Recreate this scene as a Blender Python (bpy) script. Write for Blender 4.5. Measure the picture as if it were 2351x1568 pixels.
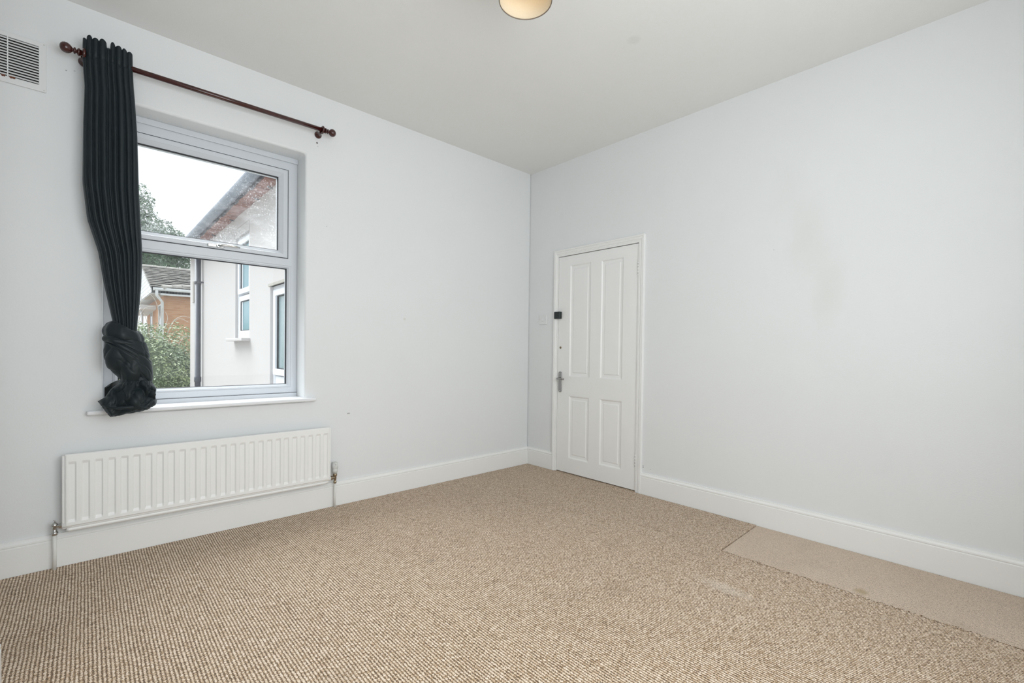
import bpy, bmesh, math, random
from mathutils import Vector, Matrix

random.seed(7)
for o in list(bpy.data.objects):
    bpy.data.objects.remove(o, do_unlink=True)
SC = bpy.context.scene
COL = SC.collection

# ------------------------------------------------------------------ camera
# room corner (far, between window wall and door wall) is the origin;
# window wall = plane y=0 (room at y<0), door wall = plane x=0 (room at x<0)
H = 2.80
F_PX, PCY, PCX = 1060.75, 818.98, 1175.57
yaw, pitch, roll = 0.745024, -0.014747, 0.012512
cam_d = bpy.data.cameras.new('camera')
cam = bpy.data.objects.new('camera', cam_d)
COL.objects.link(cam)
cam_d.sensor_fit = 'HORIZONTAL'
cam_d.sensor_width = 36.0
cam_d.lens = F_PX / 2351.0 * 36.0
cam_d.shift_y = (PCY - 784.0) / 2351.0
cam_d.shift_x = -(PCX - 1175.5) / 2351.0
cam_d.clip_start = 0.02
cam_d.clip_end = 300
_f = Vector((math.sin(yaw) * math.cos(pitch), math.cos(yaw) * math.cos(pitch), math.sin(pitch)))
_r = Vector((math.cos(yaw), -math.sin(yaw), 0))
_u = _r.cross(_f)
_x = _r * math.cos(roll) + _u * math.sin(roll)
_y = -_r * math.sin(roll) + _u * math.cos(roll)
M = Matrix((( _x.x, _y.x, -_f.x, -3.17464), (_x.y, _y.y, -_f.y, -3.20030), (_x.z, _y.z, -_f.z, 1.10124), (0, 0, 0, 1)))
cam.matrix_world = M
SC.camera = cam

# ------------------------------------------------------------------ world, daylight, exposure
world = bpy.data.worlds.new('overcast_sky')
SC.world = world
world.use_nodes = True
bg = world.node_tree.nodes['Background']
bg.inputs['Color'].default_value = (0.93, 0.965, 1.0, 1)
bg.inputs['Strength'].default_value = 1.15

def area(name, loc, rot, sx, sy, power, col):
    l = bpy.data.lights.new(name, 'AREA')
    l.shape = 'RECTANGLE'
    l.size = sx
    l.size_y = sy
    l.energy = power
    l.color = col
    o = bpy.data.objects.new(name, l)
    COL.objects.link(o)
    o.location = loc
    o.rotation_euler = rot
    return o
# added fill for even room light, set in a made-up window behind the camera
area('added_rear_fill', (-2.33, -3.80, 1.55), (math.radians(90), 0, 0), 2.34, 1.7, 50, (0.93, 0.975, 1.0))

# hazy brightness of the overcast sky over the garden (very soft)
sun_d = bpy.data.lights.new('hazy_sun', 'SUN')
sun_d.energy = 8.0
sun_d.angle = math.radians(58)
sun_d.color = (0.97, 0.985, 1.0)
sun = bpy.data.objects.new('hazy_sun', sun_d)
COL.objects.link(sun)
sun.location = (-8, 20, 18)
sun.rotation_euler = Vector((0.20, -0.56, -0.80)).to_track_quat('-Z', 'Y').to_euler()

SC.view_settings.view_transform = 'Standard'
SC.view_settings.look = 'None'
SC.view_settings.gamma = 1.0
SC.view_settings.use_curve_mapping = False
SC.view_settings.exposure = 0.05

# ------------------------------------------------------------------ materials
MATS = {}

def newmat(name):
    m = bpy.data.materials.new(name)
    m.use_nodes = True
    nt = m.node_tree
    b = nt.nodes['Principled BSDF']
    return m, nt, b

def mat(name, col, rough=0.5, metal=0.0, var=0.04, scale=8.0, bump=0.0, bscale=60.0, sheen=0.0, spec=0.5, coat=0.0):
    if name in MATS:
        return MATS[name]
    m, nt, b = newmat(name)
    tc = nt.nodes.new('ShaderNodeTexCoord')
    nz = nt.nodes.new('ShaderNodeTexNoise')
    nz.inputs['Scale'].default_value = scale
    nz.inputs['Detail'].default_value = 4
    nt.links.new(tc.outputs['Object'], nz.inputs['Vector'])
    mx = nt.nodes.new('ShaderNodeMix')
    mx.data_type = 'RGBA'
    mx.inputs[6].default_value = tuple(max(0, c * (1 - var)) for c in col) + (1,)
    mx.inputs[7].default_value = tuple(min(1, c * (1 + var)) for c in col) + (1,)
    nt.links.new(nz.outputs['Fac'], mx.inputs[0])
    nt.links.new(mx.outputs[2], b.inputs['Base Color'])
    b.inputs['Roughness'].default_value = rough
    b.inputs['Metallic'].default_value = metal
    b.inputs['Specular IOR Level'].default_value = spec
    b.inputs['Sheen Weight'].default_value = sheen
    b.inputs['Coat Weight'].default_value = coat
    if bump > 0:
        n2 = nt.nodes.new('ShaderNodeTexNoise')
        n2.inputs['Scale'].default_value = bscale
        n2.inputs['Detail'].default_value = 3
        nt.links.new(tc.outputs['Object'], n2.inputs['Vector'])
        bp = nt.nodes.new('ShaderNodeBump')
        bp.inputs['Strength'].default_value = bump
        bp.inputs['Distance'].default_value = 0.004
        nt.links.new(n2.outputs['Fac'], bp.inputs['Height'])
        nt.links.new(bp.outputs['Normal'], b.inputs['Normal'])
    MATS[name] = m
    return m

def math_node(nt, op, a, b=None, clamp=False):
    n = nt.nodes.new('ShaderNodeMath')
    n.operation = op
    n.use_clamp = clamp
    for i, v in enumerate((a, b)):
        if v is None:
            continue
        if isinstance(v, (int, float)):
            n.inputs[i].default_value = v
        else:
            nt.links.new(v, n.inputs[i])
    return n.outputs[0]

def mixc(nt, fac, a, b):
    n = nt.nodes.new('ShaderNodeMix')
    n.data_type = 'RGBA'
    if isinstance(fac, (int, float)):
        n.inputs[0].default_value = fac
    else:
        nt.links.new(fac, n.inputs[0])
    for i, v in ((6, a), (7, b)):
        if isinstance(v, tuple):
            n.inputs[i].default_value = v if len(v) == 4 else v + (1,)
        else:
            nt.links.new(v, n.inputs[i])
    return n.outputs[2]

def ramp(nt, src, p0, p1):
    n = nt.nodes.new('ShaderNodeMapRange')
    n.inputs[1].default_value = p0
    n.inputs[2].default_value = p1
    n.clamp = True
    nt.links.new(src, n.inputs[0])
    return n.outputs[0]

def noise(nt, vec, scale, detail=4, rough=0.5):
    n = nt.nodes.new('ShaderNodeTexNoise')
    n.inputs['Scale'].default_value = scale
    n.inputs['Detail'].default_value = detail
    n.inputs['Roughness'].default_value = rough
    if vec is not None:
        nt.links.new(vec, n.inputs['Vector'])
    return n.outputs['Fac']

def mapping(nt, vec, scale=(1, 1, 1), loc=(0, 0, 0), rot=(0, 0, 0)):
    n = nt.nodes.new('ShaderNodeMapping')
    n.inputs['Scale'].default_value = scale
    n.inputs['Location'].default_value = loc
    n.inputs['Rotation'].default_value = rot
    nt.links.new(vec, n.inputs['Vector'])
    return n.outputs[0]

def distance_to(nt, vec, p):
    n = nt.nodes.new('ShaderNodeVectorMath')
    n.operation = 'DISTANCE'
    nt.links.new(vec, n.inputs[0])
    n.inputs[1].default_value = p
    return n.outputs['Value']

def paint(name, col, spots=(), streak=None, rough=0.55, bump=0.12):
    """emulsion wall paint: faint mottling, fine roller texture, scuffs (spots = (pos, r, colour, strength))"""
    m, nt, b = newmat(name)
    tc = nt.nodes.new('ShaderNodeTexCoord')
    v = tc.outputs['Object']
    n1 = noise(nt, v, 1.6, 5, 0.6)
    c = mixc(nt, ramp(nt, n1, 0.3, 0.75), tuple(x * 0.985 for x in col), tuple(min(1, x * 1.01) for x in col))
    n2 = noise(nt, mapping(nt, v, (3, 3, 1.2)), 3.0, 6, 0.65)
    c = mixc(nt, math_node(nt, 'MULTIPLY', ramp(nt, n2, 0.62, 0.8), 0.10), c, (0.62, 0.60, 0.55))
    for (p, r, sc, st) in spots:
        d = distance_to(nt, v, p)
        nn = noise(nt, v, 90, 2)
        dd = math_node(nt, 'ADD', d, math_node(nt, 'MULTIPLY', math_node(nt, 'SUBTRACT', nn, 0.5), r * 0.9))
        f = math_node(nt, 'MULTIPLY', ramp(nt, dd, r, r * 0.55), st)
        c = mixc(nt, f, c, sc)
    if streak:
        # water-stain: capsule-like trail through points
        for (p, r, st) in streak:
            d = distance_to(nt, mapping(nt, v, (1, 1, 0.45), (0, 0, p[2] * 0.55)), p)
            nn = noise(nt, v, 9, 4)
            f = math_node(nt, 'MULTIPLY', ramp(nt, math_node(nt, 'ADD', d, math_node(nt, 'MULTIPLY', math_node(nt, 'SUBTRACT', nn, 0.5), 0.06)), r, r * 0.2), st)
            c = mixc(nt, f, c, (0.66, 0.65, 0.58))
    nt.links.new(c, b.inputs['Base Color'])
    b.inputs['Roughness'].default_value = rough
    b.inputs['Specular IOR Level'].default_value = 0.35
    bp = nt.nodes.new('ShaderNodeBump')
    bp.inputs['Strength'].default_value = bump
    bp.inputs['Distance'].default_value = 0.003
    hh = math_node(nt, 'ADD', noise(nt, v, 140, 2), math_node(nt, 'MULTIPLY', noise(nt, v, 5, 3), 3.0))
    nt.links.new(hh, bp.inputs['Height'])
    nt.links.new(bp.outputs['Normal'], b.inputs['Normal'])
    MATS[name] = m
    return m

WALLC = (0.815, 0.828, 0.832)
DK = (0.05, 0.045, 0.04)
paint('paint_window_wall', WALLC, spots=[
    ((-2.031, 0, 2.477), 0.007, DK, 0.95), ((-2.026, 0, 2.455), 0.004, (0.3, 0.3, 0.3), 0.5),
    ((-1.804, 0, 0.635), 0.006, (0.2, 0.2, 0.2), 0.8), ((-1.795, 0, 0.635), 0.006, (0.25, 0.25, 0.25), 0.7),
    ((-1.963, 0, 1.93), 0.004, (0.3, 0.3, 0.3), 0.6), ((-3.245, 0, 2.455), 0.004, (0.2, 0.2, 0.2), 0.7),
    ((-3.215, 0, 2.465), 0.004, (0.4, 0.4, 0.4), 0.5), ((-1.36, 0, 1.33), 0.012, (0.6, 0.58, 0.5), 0.4)])
paint('paint_door_wall', WALLC, spots=[
    ((0, -1.272, 0.215), 0.005, (0.12, 0.11, 0.10), 0.9), ((0, -1.273, 0.205), 0.005, (0.12, 0.11, 0.10), 0.9), ((0, -1.335, 0.20), 0.004, (0.35, 0.35, 0.35), 0.6),
    ((0, -2.17, 1.75), 0.004, (0.4, 0.4, 0.4), 0.6)],
    streak=[((0, -2.24, 2.10), 0.12, 0.10), ((0, -2.35, 1.80), 0.14, 0.22), ((0, -2.46, 1.52), 0.12, 0.17), ((0, -2.46, 1.42), 0.10, 0.12)])
paint('paint_plain_wall', WALLC)
paint('paint_ceiling', (0.86, 0.86, 0.845), spots=[((-0.976, -1.764, 2.8), 0.042, (0.78, 0.78, 0.75), 0.8)], bump=0.2)
GLOSSW = mat('gloss_white_wood', (0.90, 0.90, 0.885), 0.35, var=0.015, scale=5, bump=0.05, bscale=30)
UPVC = mat('white_upvc', (0.66, 0.69, 0.73), 0.3, var=0.01)
RADW = mat('radiator_enamel', (0.90, 0.90, 0.885), 0.3, var=0.015, scale=6, bump=0.03, bscale=20)
SILLW = mat('sill_gloss_white', (0.83, 0.84, 0.86), 0.3, var=0.01)
GASKET = mat('black_rubber_gasket', (0.02, 0.022, 0.028), 0.6)
CHROME = mat('satin_chrome', (0.36, 0.36, 0.355), 0.30, 1.0)
OLDCHROME = mat('chrome_valve', (0.55, 0.55, 0.54), 0.15, 1.0, var=0.2, scale=40)
BRASS = mat('tarnished_brass', (0.33, 0.27, 0.19), 0.35, 1.0, var=0.25, scale=60)
PLASTW = mat('white_plastic', (0.80, 0.81, 0.81), 0.35, var=0.01)
PLASTG = mat('grey_white_plastic', (0.66, 0.67, 0.64), 0.4, var=0.02)
BLACKP = mat('black_plastic', (0.012, 0.02, 0.02), 0.35)
MAHOG = mat('mahogany_varnish', (0.050, 0.010, 0.008), 0.22, var=0.35, scale=25, coat=0.4)
DARKV = mat('dark_void', (0.012, 0.011, 0.010), 0.9)
RUST = mat('rust', (0.16, 0.06, 0.035), 0.9, var=0.4, scale=80)
LINO = mat('bare_floor_boards', (0.10, 0.075, 0.055), 0.8, var=0.2)

def fabric_material():
    m, nt, b = newmat('black_curtain_fabric')
    tc = nt.nodes.new('ShaderNodeTexCoord')
    v = tc.outputs['Object']
    n1 = noise(nt, v, 7, 4)
    c = mixc(nt, n1, (0.0062, 0.0120, 0.0150), (0.0125, 0.0210, 0.0255))
    nt.links.new(c, b.inputs['Base Color'])
    b.inputs['Roughness'].default_value = 0.52
    b.inputs['Specular IOR Level'].default_value = 0.35
    b.inputs['Sheen Weight'].default_value = 0.12
    b.inputs['Sheen Roughness'].default_value = 0.4
    b.inputs['Sheen Tint'].default_value = (0.75, 0.9, 1.0, 1)
    bp = nt.nodes.new('ShaderNodeBump')
    bp.inputs['Strength'].default_value = 0.10
    bp.inputs['Distance'].default_value = 0.004
    nt.links.new(math_node(nt, 'ADD', noise(nt, v, 38, 3), math_node(nt, 'MULTIPLY', noise(nt, v, 500, 1), 0.15)), bp.inputs['Height'])
    nt.links.new(bp.outputs['Normal'], b.inputs['Normal'])
    return m
FABRIC = fabric_material()
LINING = mat('curtain_lining', (0.012, 0.016, 0.016), 0.35, var=0.2)

def carpet_material(name, pitch_x, pitch_y, dark, mid, light, stagger, row_w, contrast, regular, marks=()):
    """looped rib carpet: rows run along y, loops along each row, mottled yarn"""
    m, nt, b = newmat(name)
    tc = nt.nodes.new('ShaderNodeTexCoord')
    v = tc.outputs['Object']
    sep = nt.nodes.new('ShaderNodeSeparateXYZ')
    nt.links.new(v, sep.inputs[0])
    # gentle wobble of the rows
    wob = math_node(nt, 'MULTIPLY', math_node(nt, 'SUBTRACT', noise(nt, v, 6, 2), 0.5), pitch_x * 0.7)
    wob2 = math_node(nt, 'MULTIPLY', math_node(nt, 'SUBTRACT', noise(nt, v, 170, 2), 0.5), pitch_x * 1.25)
    x = math_node(nt, 'ADD', math_node(nt, 'ADD', sep.outputs[0], wob), wob2)
    u = math_node(nt, 'DIVIDE', x, pitch_x)
    row = math_node(nt, 'FLOOR', u)
    fu = math_node(nt, 'FRACT', u)
    ridge = math_node(nt, 'SINE', math_node(nt, 'MULTIPLY', fu, math.pi))
    cv = nt.nodes.new('ShaderNodeCombineXYZ')
    nt.links.new(math_node(nt, 'MULTIPLY', row, 7.31), cv.inputs[0])
    nt.links.new(math_node(nt, 'DIVIDE', sep.outputs[1], pitch_y), cv.inputs[1])
    lo_ = noise(nt, cv.outputs[0], 1.0, 2, 0.6)
    reg = math_node(nt, 'SINE', math_node(nt, 'MULTIPLY', math_node(nt, 'FRACT', math_node(nt, 'ADD', math_node(nt, 'DIVIDE', sep.outputs[1], pitch_y), math_node(nt, 'MULTIPLY', row, stagger))), math.pi))
    loop = math_node(nt, 'ADD', math_node(nt, 'MULTIPLY', ramp(nt, lo_, 0.33, 0.62), 1 - regular), math_node(nt, 'MULTIPLY', reg, regular))
    h = math_node(nt, 'MULTIPLY', math_node(nt, 'POWER', ridge, row_w), math_node(nt, 'ADD', 0.36, math_node(nt, 'MULTIPLY', loop, 0.64)))
    speck = noise(nt, v, 260, 3, 0.7)
    hs = math_node(nt, 'ADD', math_node(nt, 'MULTIPLY', h, contrast), math_node(nt, 'MULTIPLY', math_node(nt, 'SUBTRACT', speck, 0.5), 1.3))
    big = noise(nt, v, 1.3, 5, 0.6)
    tint = mixc(nt, ramp(nt, big, 0.35, 0.7), mid, tuple(min(1, c * k) for c, k in zip(mid, (1.14, 1.18, 1.22))))
    c = mixc(nt, ramp(nt, hs, 0.04, 0.44), dark, tint)
    c = mixc(nt, ramp(nt, hs, 0.42, 0.95), c, light)
    # dirt in patches of their own shape
    st = ramp(nt, noise(nt, v, 3.4, 5, 0.65), 0.58, 0.74)
    c = mixc(nt, math_node(nt, 'MULTIPLY', st, 0.28), c, tuple(x_ * 0.5 for x_ in mid))
    for (p, r_, sc_, mc, mst) in marks:
        dd = distance_to(nt, mapping(nt, v, (sc_[0], sc_[1], 0)), (p[0] * sc_[0], p[1] * sc_[1], 0))
        dd = math_node(nt, 'ADD', dd, math_node(nt, 'MULTIPLY', math_node(nt, 'SUBTRACT', noise(nt, v, 35, 3), 0.5), r_))
        c = mixc(nt, math_node(nt, 'MULTIPLY', ramp(nt, dd, r_, r_ * 0.3), mst), c, mc)
    nt.links.new(c, b.inputs['Base Color'])
    b.inputs['Roughness'].default_value = 0.6
    b.inputs['Specular IOR Level'].default_value = 0.35
    b.inputs['Sheen Weight'].default_value = 0.10
    b.inputs['Sheen Roughness'].default_value = 0.5
    bp = nt.nodes.new('ShaderNodeBump')
    bp.inputs['Strength'].default_value = 0.7
    bp.inputs['Distance'].default_value = 0.004
    nt.links.new(math_node(nt, 'ADD', h, math_node(nt, 'MULTIPLY', speck, 0.5)), bp.inputs['Height'])
    nt.links.new(bp.outputs['Normal'], b.inputs['Normal'])
    return m
CARPET = carpet_material('brown_looped_rib_carpet', 0.0112, 0.0105, (0.085, 0.045, 0.018), (0.49, 0.320, 0.178), (0.94, 0.80, 0.66), 0.37, 1.25, 1.12, 0.10, [((-0.98, -2.31, 0), 0.055, (1.0, 0.35), (0.85, 0.74, 0.63), 0.35), ((-1.86, -1.17, 0), 0.03, (1, 1), (0.16, 0.12, 0.08), 0.4)])
PATCH = carpet_material('beige_flat_weave_carpet', 0.0075, 0.0075, (0.22, 0.15, 0.10), (0.74, 0.57, 0.43), (0.90, 0.76, 0.62), 0.5, 0.6, 0.75, 0.8, [((-0.52, -2.74, 0), 0.035, (0.8, 1), (0.40, 0.28, 0.10), 0.6)])

def glass_material(name, dirt, smear):
    m = bpy.data.materials.new(name)
    m.use_nodes = True
    nt = m.node_tree
    nt.nodes.remove(nt.nodes['Principled BSDF'])
    out = nt.nodes['Material Output']
    tr = nt.nodes.new('ShaderNodeBsdfTransparent')
    tr.inputs[0].default_value = (0.97, 0.985, 0.985, 1)
    gl = nt.nodes.new('ShaderNodeBsdfGlossy')
    gl.inputs['Roughness'].default_value = 0.02
    fr = nt.nodes.new('ShaderNodeFresnel')
    fr.inputs['IOR'].default_value = 1.45
    mx = nt.nodes.new('ShaderNodeMixShader')
    nt.links.new(math_node(nt, 'MULTIPLY', fr.outputs[0], 0.15), mx.inputs[0])
    nt.links.new(tr.outputs[0], mx.inputs[1])
    nt.links.new(gl.outputs[0], mx.inputs[2])
    # grime film and wiping smears on the outside
    tl = nt.nodes.new('ShaderNodeBsdfTranslucent')
    tl.inputs[0].default_value = (0.95, 0.97, 1.0, 1)
    tc = nt.nodes.new('ShaderNodeTexCoord')
    v = tc.outputs['Object']
    s1 = noise(nt, mapping(nt, v, (5, 1, 14), rot=(0, 0.55, 0)), 1.6, 6, 0.7)
    s2 = noise(nt, v, 120, 3, 0.6)
    f = math_node(nt, 'ADD', dirt, math_node(nt, 'MULTIPLY', ramp(nt, s1, 0.45, 0.80), smear * 0.6))
    f = math_node(nt, 'ADD', f, math_node(nt, 'MULTIPLY', math_node(nt, 'MULTIPLY', ramp(nt, s2, 0.56, 0.66), ramp(nt, noise(nt, v, 5, 3), 0.40, 0.60)), smear * 1.6), clamp=True)
    m2 = nt.nodes.new('ShaderNodeMixShader')
    nt.links.new(f, m2.inputs[0])
    nt.links.new(mx.outputs[0], m2.inputs[1])
    nt.links.new(tl.outputs[0], m2.inputs[2])
    nt.links.new(m2.outputs[0], out.inputs['Surface'])
    return m
GLASS_TOP = glass_material('grimy_window_glass', 0.025, 0.13)
GLASS_LOW = glass_material('window_glass', 0.010, 0.02)

# ------------------------------------------------------------------ mesh helpers
class MB:
    def __init__(self):
        self.v = []
        self.f = []
        self.smooth = []
    def add(self, verts, faces, smooth=False):
        n = len(self.v)
        self.v += [tuple(p) for p in verts]
        self.f += [tuple(i + n for i in f) for f in faces]
        self.smooth += [smooth] * len(faces)
        return self
    def box(self, a, b):
        x0, y0, z0 = (min(a[i], b[i]) for i in range(3))
        x1, y1, z1 = (max(a[i], b[i]) for i in range(3))
        V = [(x0, y0, z0), (x1, y0, z0), (x1, y1, z0), (x0, y1, z0), (x0, y0, z1), (x1, y0, z1), (x1, y1, z1), (x0, y1, z1)]
        return self.add(V, [(3, 2, 1, 0), (4, 5, 6, 7), (0, 1, 5, 4), (1, 2, 6, 5), (2, 3, 7, 6), (3, 0, 4, 7)])
    def prism(self, pts, axis, a, b):
        """pts: 2D polygon in the two remaining axes (in x,y,z order), extruded along axis from a to b"""
        n = len(pts)
        def mk(p, t):
            q = list(p)
            q.insert(axis, t)
            return tuple(q)
        V = [mk(p, a) for p in pts] + [mk(p, b) for p in pts]
        Fc = [tuple(range(n - 1, -1, -1)), tuple(range(n, 2 * n))]
        Fc += [(i, (i + 1) % n, n + (i + 1) % n, n + i) for i in range(n)]
        return self.add(V, Fc)
    def lathe(self, prof, origin, axis, seg=20, smooth=True):
        """prof: list of (t, r) along axis direction"""
        ax = Vector(axis).normalized()
        t1 = ax.orthogonal().normalized()
        t2 = ax.cross(t1)
        V = []
        Fc = []
        o = Vector(origin)
        for (t, r) in prof:
            for k in range(seg):
                a = 2 * math.pi * k / seg
                V.append(o + ax * t + (t1 * math.cos(a) + t2 * math.sin(a)) * max(r, 1e-5))
        for i in range(len(prof) - 1):
            for k in range(seg):
                k2 = (k + 1) % seg
                Fc.append((i * seg + k, i * seg + k2, (i + 1) * seg + k2, (i + 1) * seg + k))
        self.add(V, Fc, smooth)
        n = len(prof)
        self.add([], [])
        base = len(self.v) - len(V)
        self.f.append(tuple(base + k for k in range(seg - 1, -1, -1)))
        self.f.append(tuple(base + (n - 1) * seg + k for k in range(seg)))
        self.smooth += [False, False]
        return self
    def tube(self, path, r, seg=10, smooth=True, closed=False):
        P = [Vector(p) for p in path]
        n = len(P)
        R = r if isinstance(r, (list, tuple)) else [r] * n
        V = []
        prev = None
        for i, p in enumerate(P):
            if closed:
                d = P[(i + 1) % n] - P[i - 1]
            else:
                d = P[min(i + 1, n - 1)] - P[max(i - 1, 0)]
            d.normalize()
            t1 = d.orthogonal().normalized() if prev is None else (prev - d * prev.dot(d)).normalized()
            prev = t1
            t2 = d.cross(t1)
            for k in range(seg):
                a = 2 * math.pi * k / seg
                V.append(p + (t1 * math.cos(a) + t2 * math.sin(a)) * R[i])
        Fc = []
        for i in range(n if closed else n - 1):
            j = (i + 1) % n
            for k in range(seg):
                k2 = (k + 1) % seg
                Fc.append((i * seg + k, i * seg + k2, j * seg + k2, j * seg + k))
        base = len(self.v)
        self.add(V, Fc, smooth)
        if not closed:
            self.f.append(tuple(base + k for k in range(seg - 1, -1, -1)))
            self.f.append(tuple(base + (n - 1) * seg + k for k in range(seg)))
            self.smooth += [False, False]
        return self
    def grid(self, rows, smooth=True, wrap=False):
        nr = len(rows)
        nc = len(rows[0])
        V = [p for r in rows for p in r]
        Fc = []
        for i in range(nr - 1):
            for k in range(nc if wrap else nc - 1):
                k2 = (k + 1) % nc
                Fc.append((i * nc + k, i * nc + k2, (i + 1) * nc + k2, (i + 1) * nc + k))
        return self.add(V, Fc, smooth)
    def build(self, name, material, parent=None, origin=None, bevel=0.0, fix=True, kind=None, segs=2):
        me = bpy.data.meshes.new(name)
        o3 = Vector(origin) if origin is not None else None
        if parent is not None:
            off = Vector(parent.get('_org', (0, 0, 0)))
        else:
            off = Vector((0, 0, 0))
        vs = self.v
        if o3 is not None:
            vs = [tuple(Vector(p) - o3) for p in vs]
        me.from_pydata(vs, [], self.f)
        for p, s in zip(me.polygons, self.smooth):
            p.use_smooth = s
        me.update()
        if fix:
            bm = bmesh.new()
            bm.from_mesh(me)
            bmesh.ops.recalc_face_normals(bm, faces=bm.faces)
            bm.to_mesh(me)
            bm.free()
        if material is not None:
            me.materials.append(material)
        o = bpy.data.objects.new(name, me)
        COL.objects.link(o)
        if parent is not None:
            o.parent = parent
        po = total_origin(parent)
        o.location = (o3 if o3 is not None else Vector((0, 0, 0))) - po
        if bevel > 0:
            bv = o.modifiers.new('bevel', 'BEVEL')
            bv.width = bevel
            bv.segments = segs
            bv.limit_method = 'ANGLE'
            bv.angle_limit = math.radians(58)
        if kind:
            o['kind'] = kind
        return o

def total_origin(p):
    v = Vector((0, 0, 0))
    while p is not None:
        v += p.location
        p = p.parent
    return v

def thing(name, loc, label=None, cat=None, group=None, kind=None):
    o = bpy.data.objects.new(name, None)
    o.empty_display_size = 0.1
    COL.objects.link(o)
    o.location = loc
    tag(o, label, cat, group, kind)
    return o

def tag(o, label=None, cat=None, group=None, kind=None):
    if label:
        o['label'] = label
    if cat:
        o['category'] = cat
    if group:
        o['group'] = group
    if kind:
        o['kind'] = kind
    return o

def holed_slab(mb, axis, face, back, u0, u1, z0, z1, holes):
    """wall slab normal to axis (0=x,1=y) between coordinates face/back, with rectangular holes (ua,ub,za,zb)"""
    us = sorted({u0, u1} | {h[0] for h in holes} | {h[1] for h in holes})
    zs = sorted({z0, z1} | {h[2] for h in holes} | {h[3] for h in holes})
    def inside(u, z):
        return any(h[0] < u < h[1] and h[2] < z < h[3] for h in holes)
    solid = [[not inside((us[i] + us[i + 1]) / 2, (zs[j] + zs[j + 1]) / 2) for j in range(len(zs) - 1)] for i in range(len(us) - 1)]
    idx = {}
    V = []
    def vid(i, j, s):
        k = (i, j, s)
        if k not in idx:
            idx[k] = len(V)
            c = face if s == 0 else back
            V.append((c, us[i], zs[j]) if axis == 0 else (us[i], c, zs[j]))
        return idx[k]
    Fc = []
    ni, nj = len(us) - 1, len(zs) - 1
    for i in range(ni):
        for j in range(nj):
            if not solid[i][j]:
                continue
            for s in (0, 1):
                Fc.append((vid(i, j, s), vid(i + 1, j, s), vid(i + 1, j + 1, s), vid(i, j + 1, s)))
            for (di, dj, a, b) in ((-1, 0, (i, j), (i, j + 1)), (1, 0, (i + 1, j), (i + 1, j + 1)), (0, -1, (i, j), (i + 1, j)), (0, 1, (i, j + 1), (i + 1, j + 1))):
                p, q = i + di, j + dj
                if 0 <= p < ni and 0 <= q < nj and solid[p][q]:
                    continue
                Fc.append((vid(*a, 0), vid(*b, 0), vid(*b, 1), vid(*a, 1)))
    mb.add(V, Fc)
    return mb

def ring_frame(mb, axis, c0, c1, u0, u1, z0, z1, wl, wr, wb, wt):
    """rectangular frame (outer u0..u1, z0..z1, member widths) between c0 and c1 along axis"""
    return holed_slab(mb, axis, c0, c1, u0, u1, z0, z1, [(u0 + wl, u1 - wr, z0 + wb, z1 - wt)])

# ------------------------------------------------------------------ room shell
RX0, RY0 = -3.80, -3.75          # left wall and rear wall
BX, BY0, BY1 = -3.391, -1.058, -2.46    # chimney breast
WX0, WX1, WZ0, WZ1 = -3.109, -2.104, 0.764, 2.386   # window opening
DY0, DY1, DZ1 = -1.213, -0.370, 1.956   # door opening

holed_slab(MB(), 1, 0.0, 0.32, RX0 - 0.3, 0.0, -0.25, H + 0.15, [(WX0, WX1, WZ0 - 0.0225, WZ1)]).build('wall_left', MATS['paint_window_wall'], bevel=0.014, segs=4, kind='structure')
holed_slab(MB(), 0, 0.0, 0.14, RY0 - 0.3, 0.32, -0.25, H + 0.15, [(DY0, DY1, -0.012, DZ1)]).build('wall_right', MATS['paint_door_wall'], kind='structure')
RW = (-3.50, -1.16, 0.70, 2.40)
holed_slab(MB(), 1, RY0, RY0 - 0.3, RX0 - 0.3, 0.0, -0.25, H + 0.15, [RW]).build('wall_rear', MATS['paint_plain_wall'], kind='structure')
MB().box((RX0, RY0, -0.25), (RX0 - 0.3, 0.0, H + 0.15)).build('wall_alcove', MATS['paint_plain_wall'], kind='structure')
MB().box((RX0, BY1, -0.012), (BX, BY0, H)).build('wall_chimney', MATS['paint_plain_wall'], kind='structure')
MB().box((RX0, RY0, H), (0, 0, H + 0.15)).build('ceiling', MATS['paint_ceiling'], kind='structure')
MB().box((RX0, RY0, -0.25), (0, 0, -0.012)).build('floor', LINO, kind='structure')
# passage behind the door, so that the gaps round the leaf are dark
hb = MB()
hb.box((0.14, -1.6, -0.25), (0.16 + 0.9, 0.1, -0.012))
hb.box((1.06, -1.6, -0.25), (1.16, 0.1, H))
hb.box((0.14, -1.7, -0.25), (1.16, -1.6, H)).box((0.14, 0.1, -0.25), (1.16, 0.2, H)).box((0.14, -1.7, H), (1.16, 0.2, H + 0.1))
hb.build('wall_passage', MATS['paint_plain_wall'], kind='structure')

# skirting boards (moulded top)
SK = [(0, -0.012), (0.018, -0.012), (0.018, 0.131), (0.0155, 0.134), (0.0155, 0.137), (0.018, 0.140), (0.0175, 0.147), (0.013, 0.153), (0.011, 0.156), (0.010, 0.163), (0, 0.163)]
MB().prism([(-t, z) for t, z in SK], 0, RX0, 0.0).build('baseboard_left', GLOSSW, kind='structure')
bb = MB().prism([(-t, z) for t, z in SK], 1, -0.018, -0.334)
bb.build('baseboard_door', GLOSSW, kind='structure')
MB().prism([(-t, z) for t, z in SK], 1, -1.262, RY0).build('baseboard_right', GLOSSW, kind='structure')
cb = MB().prism([(BX + t, z) for t, z in SK], 1, BY0, BY1)
cb.prism([(BY0 + t, z) for t, z in SK], 0, RX0, BX + 0.0)
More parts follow.
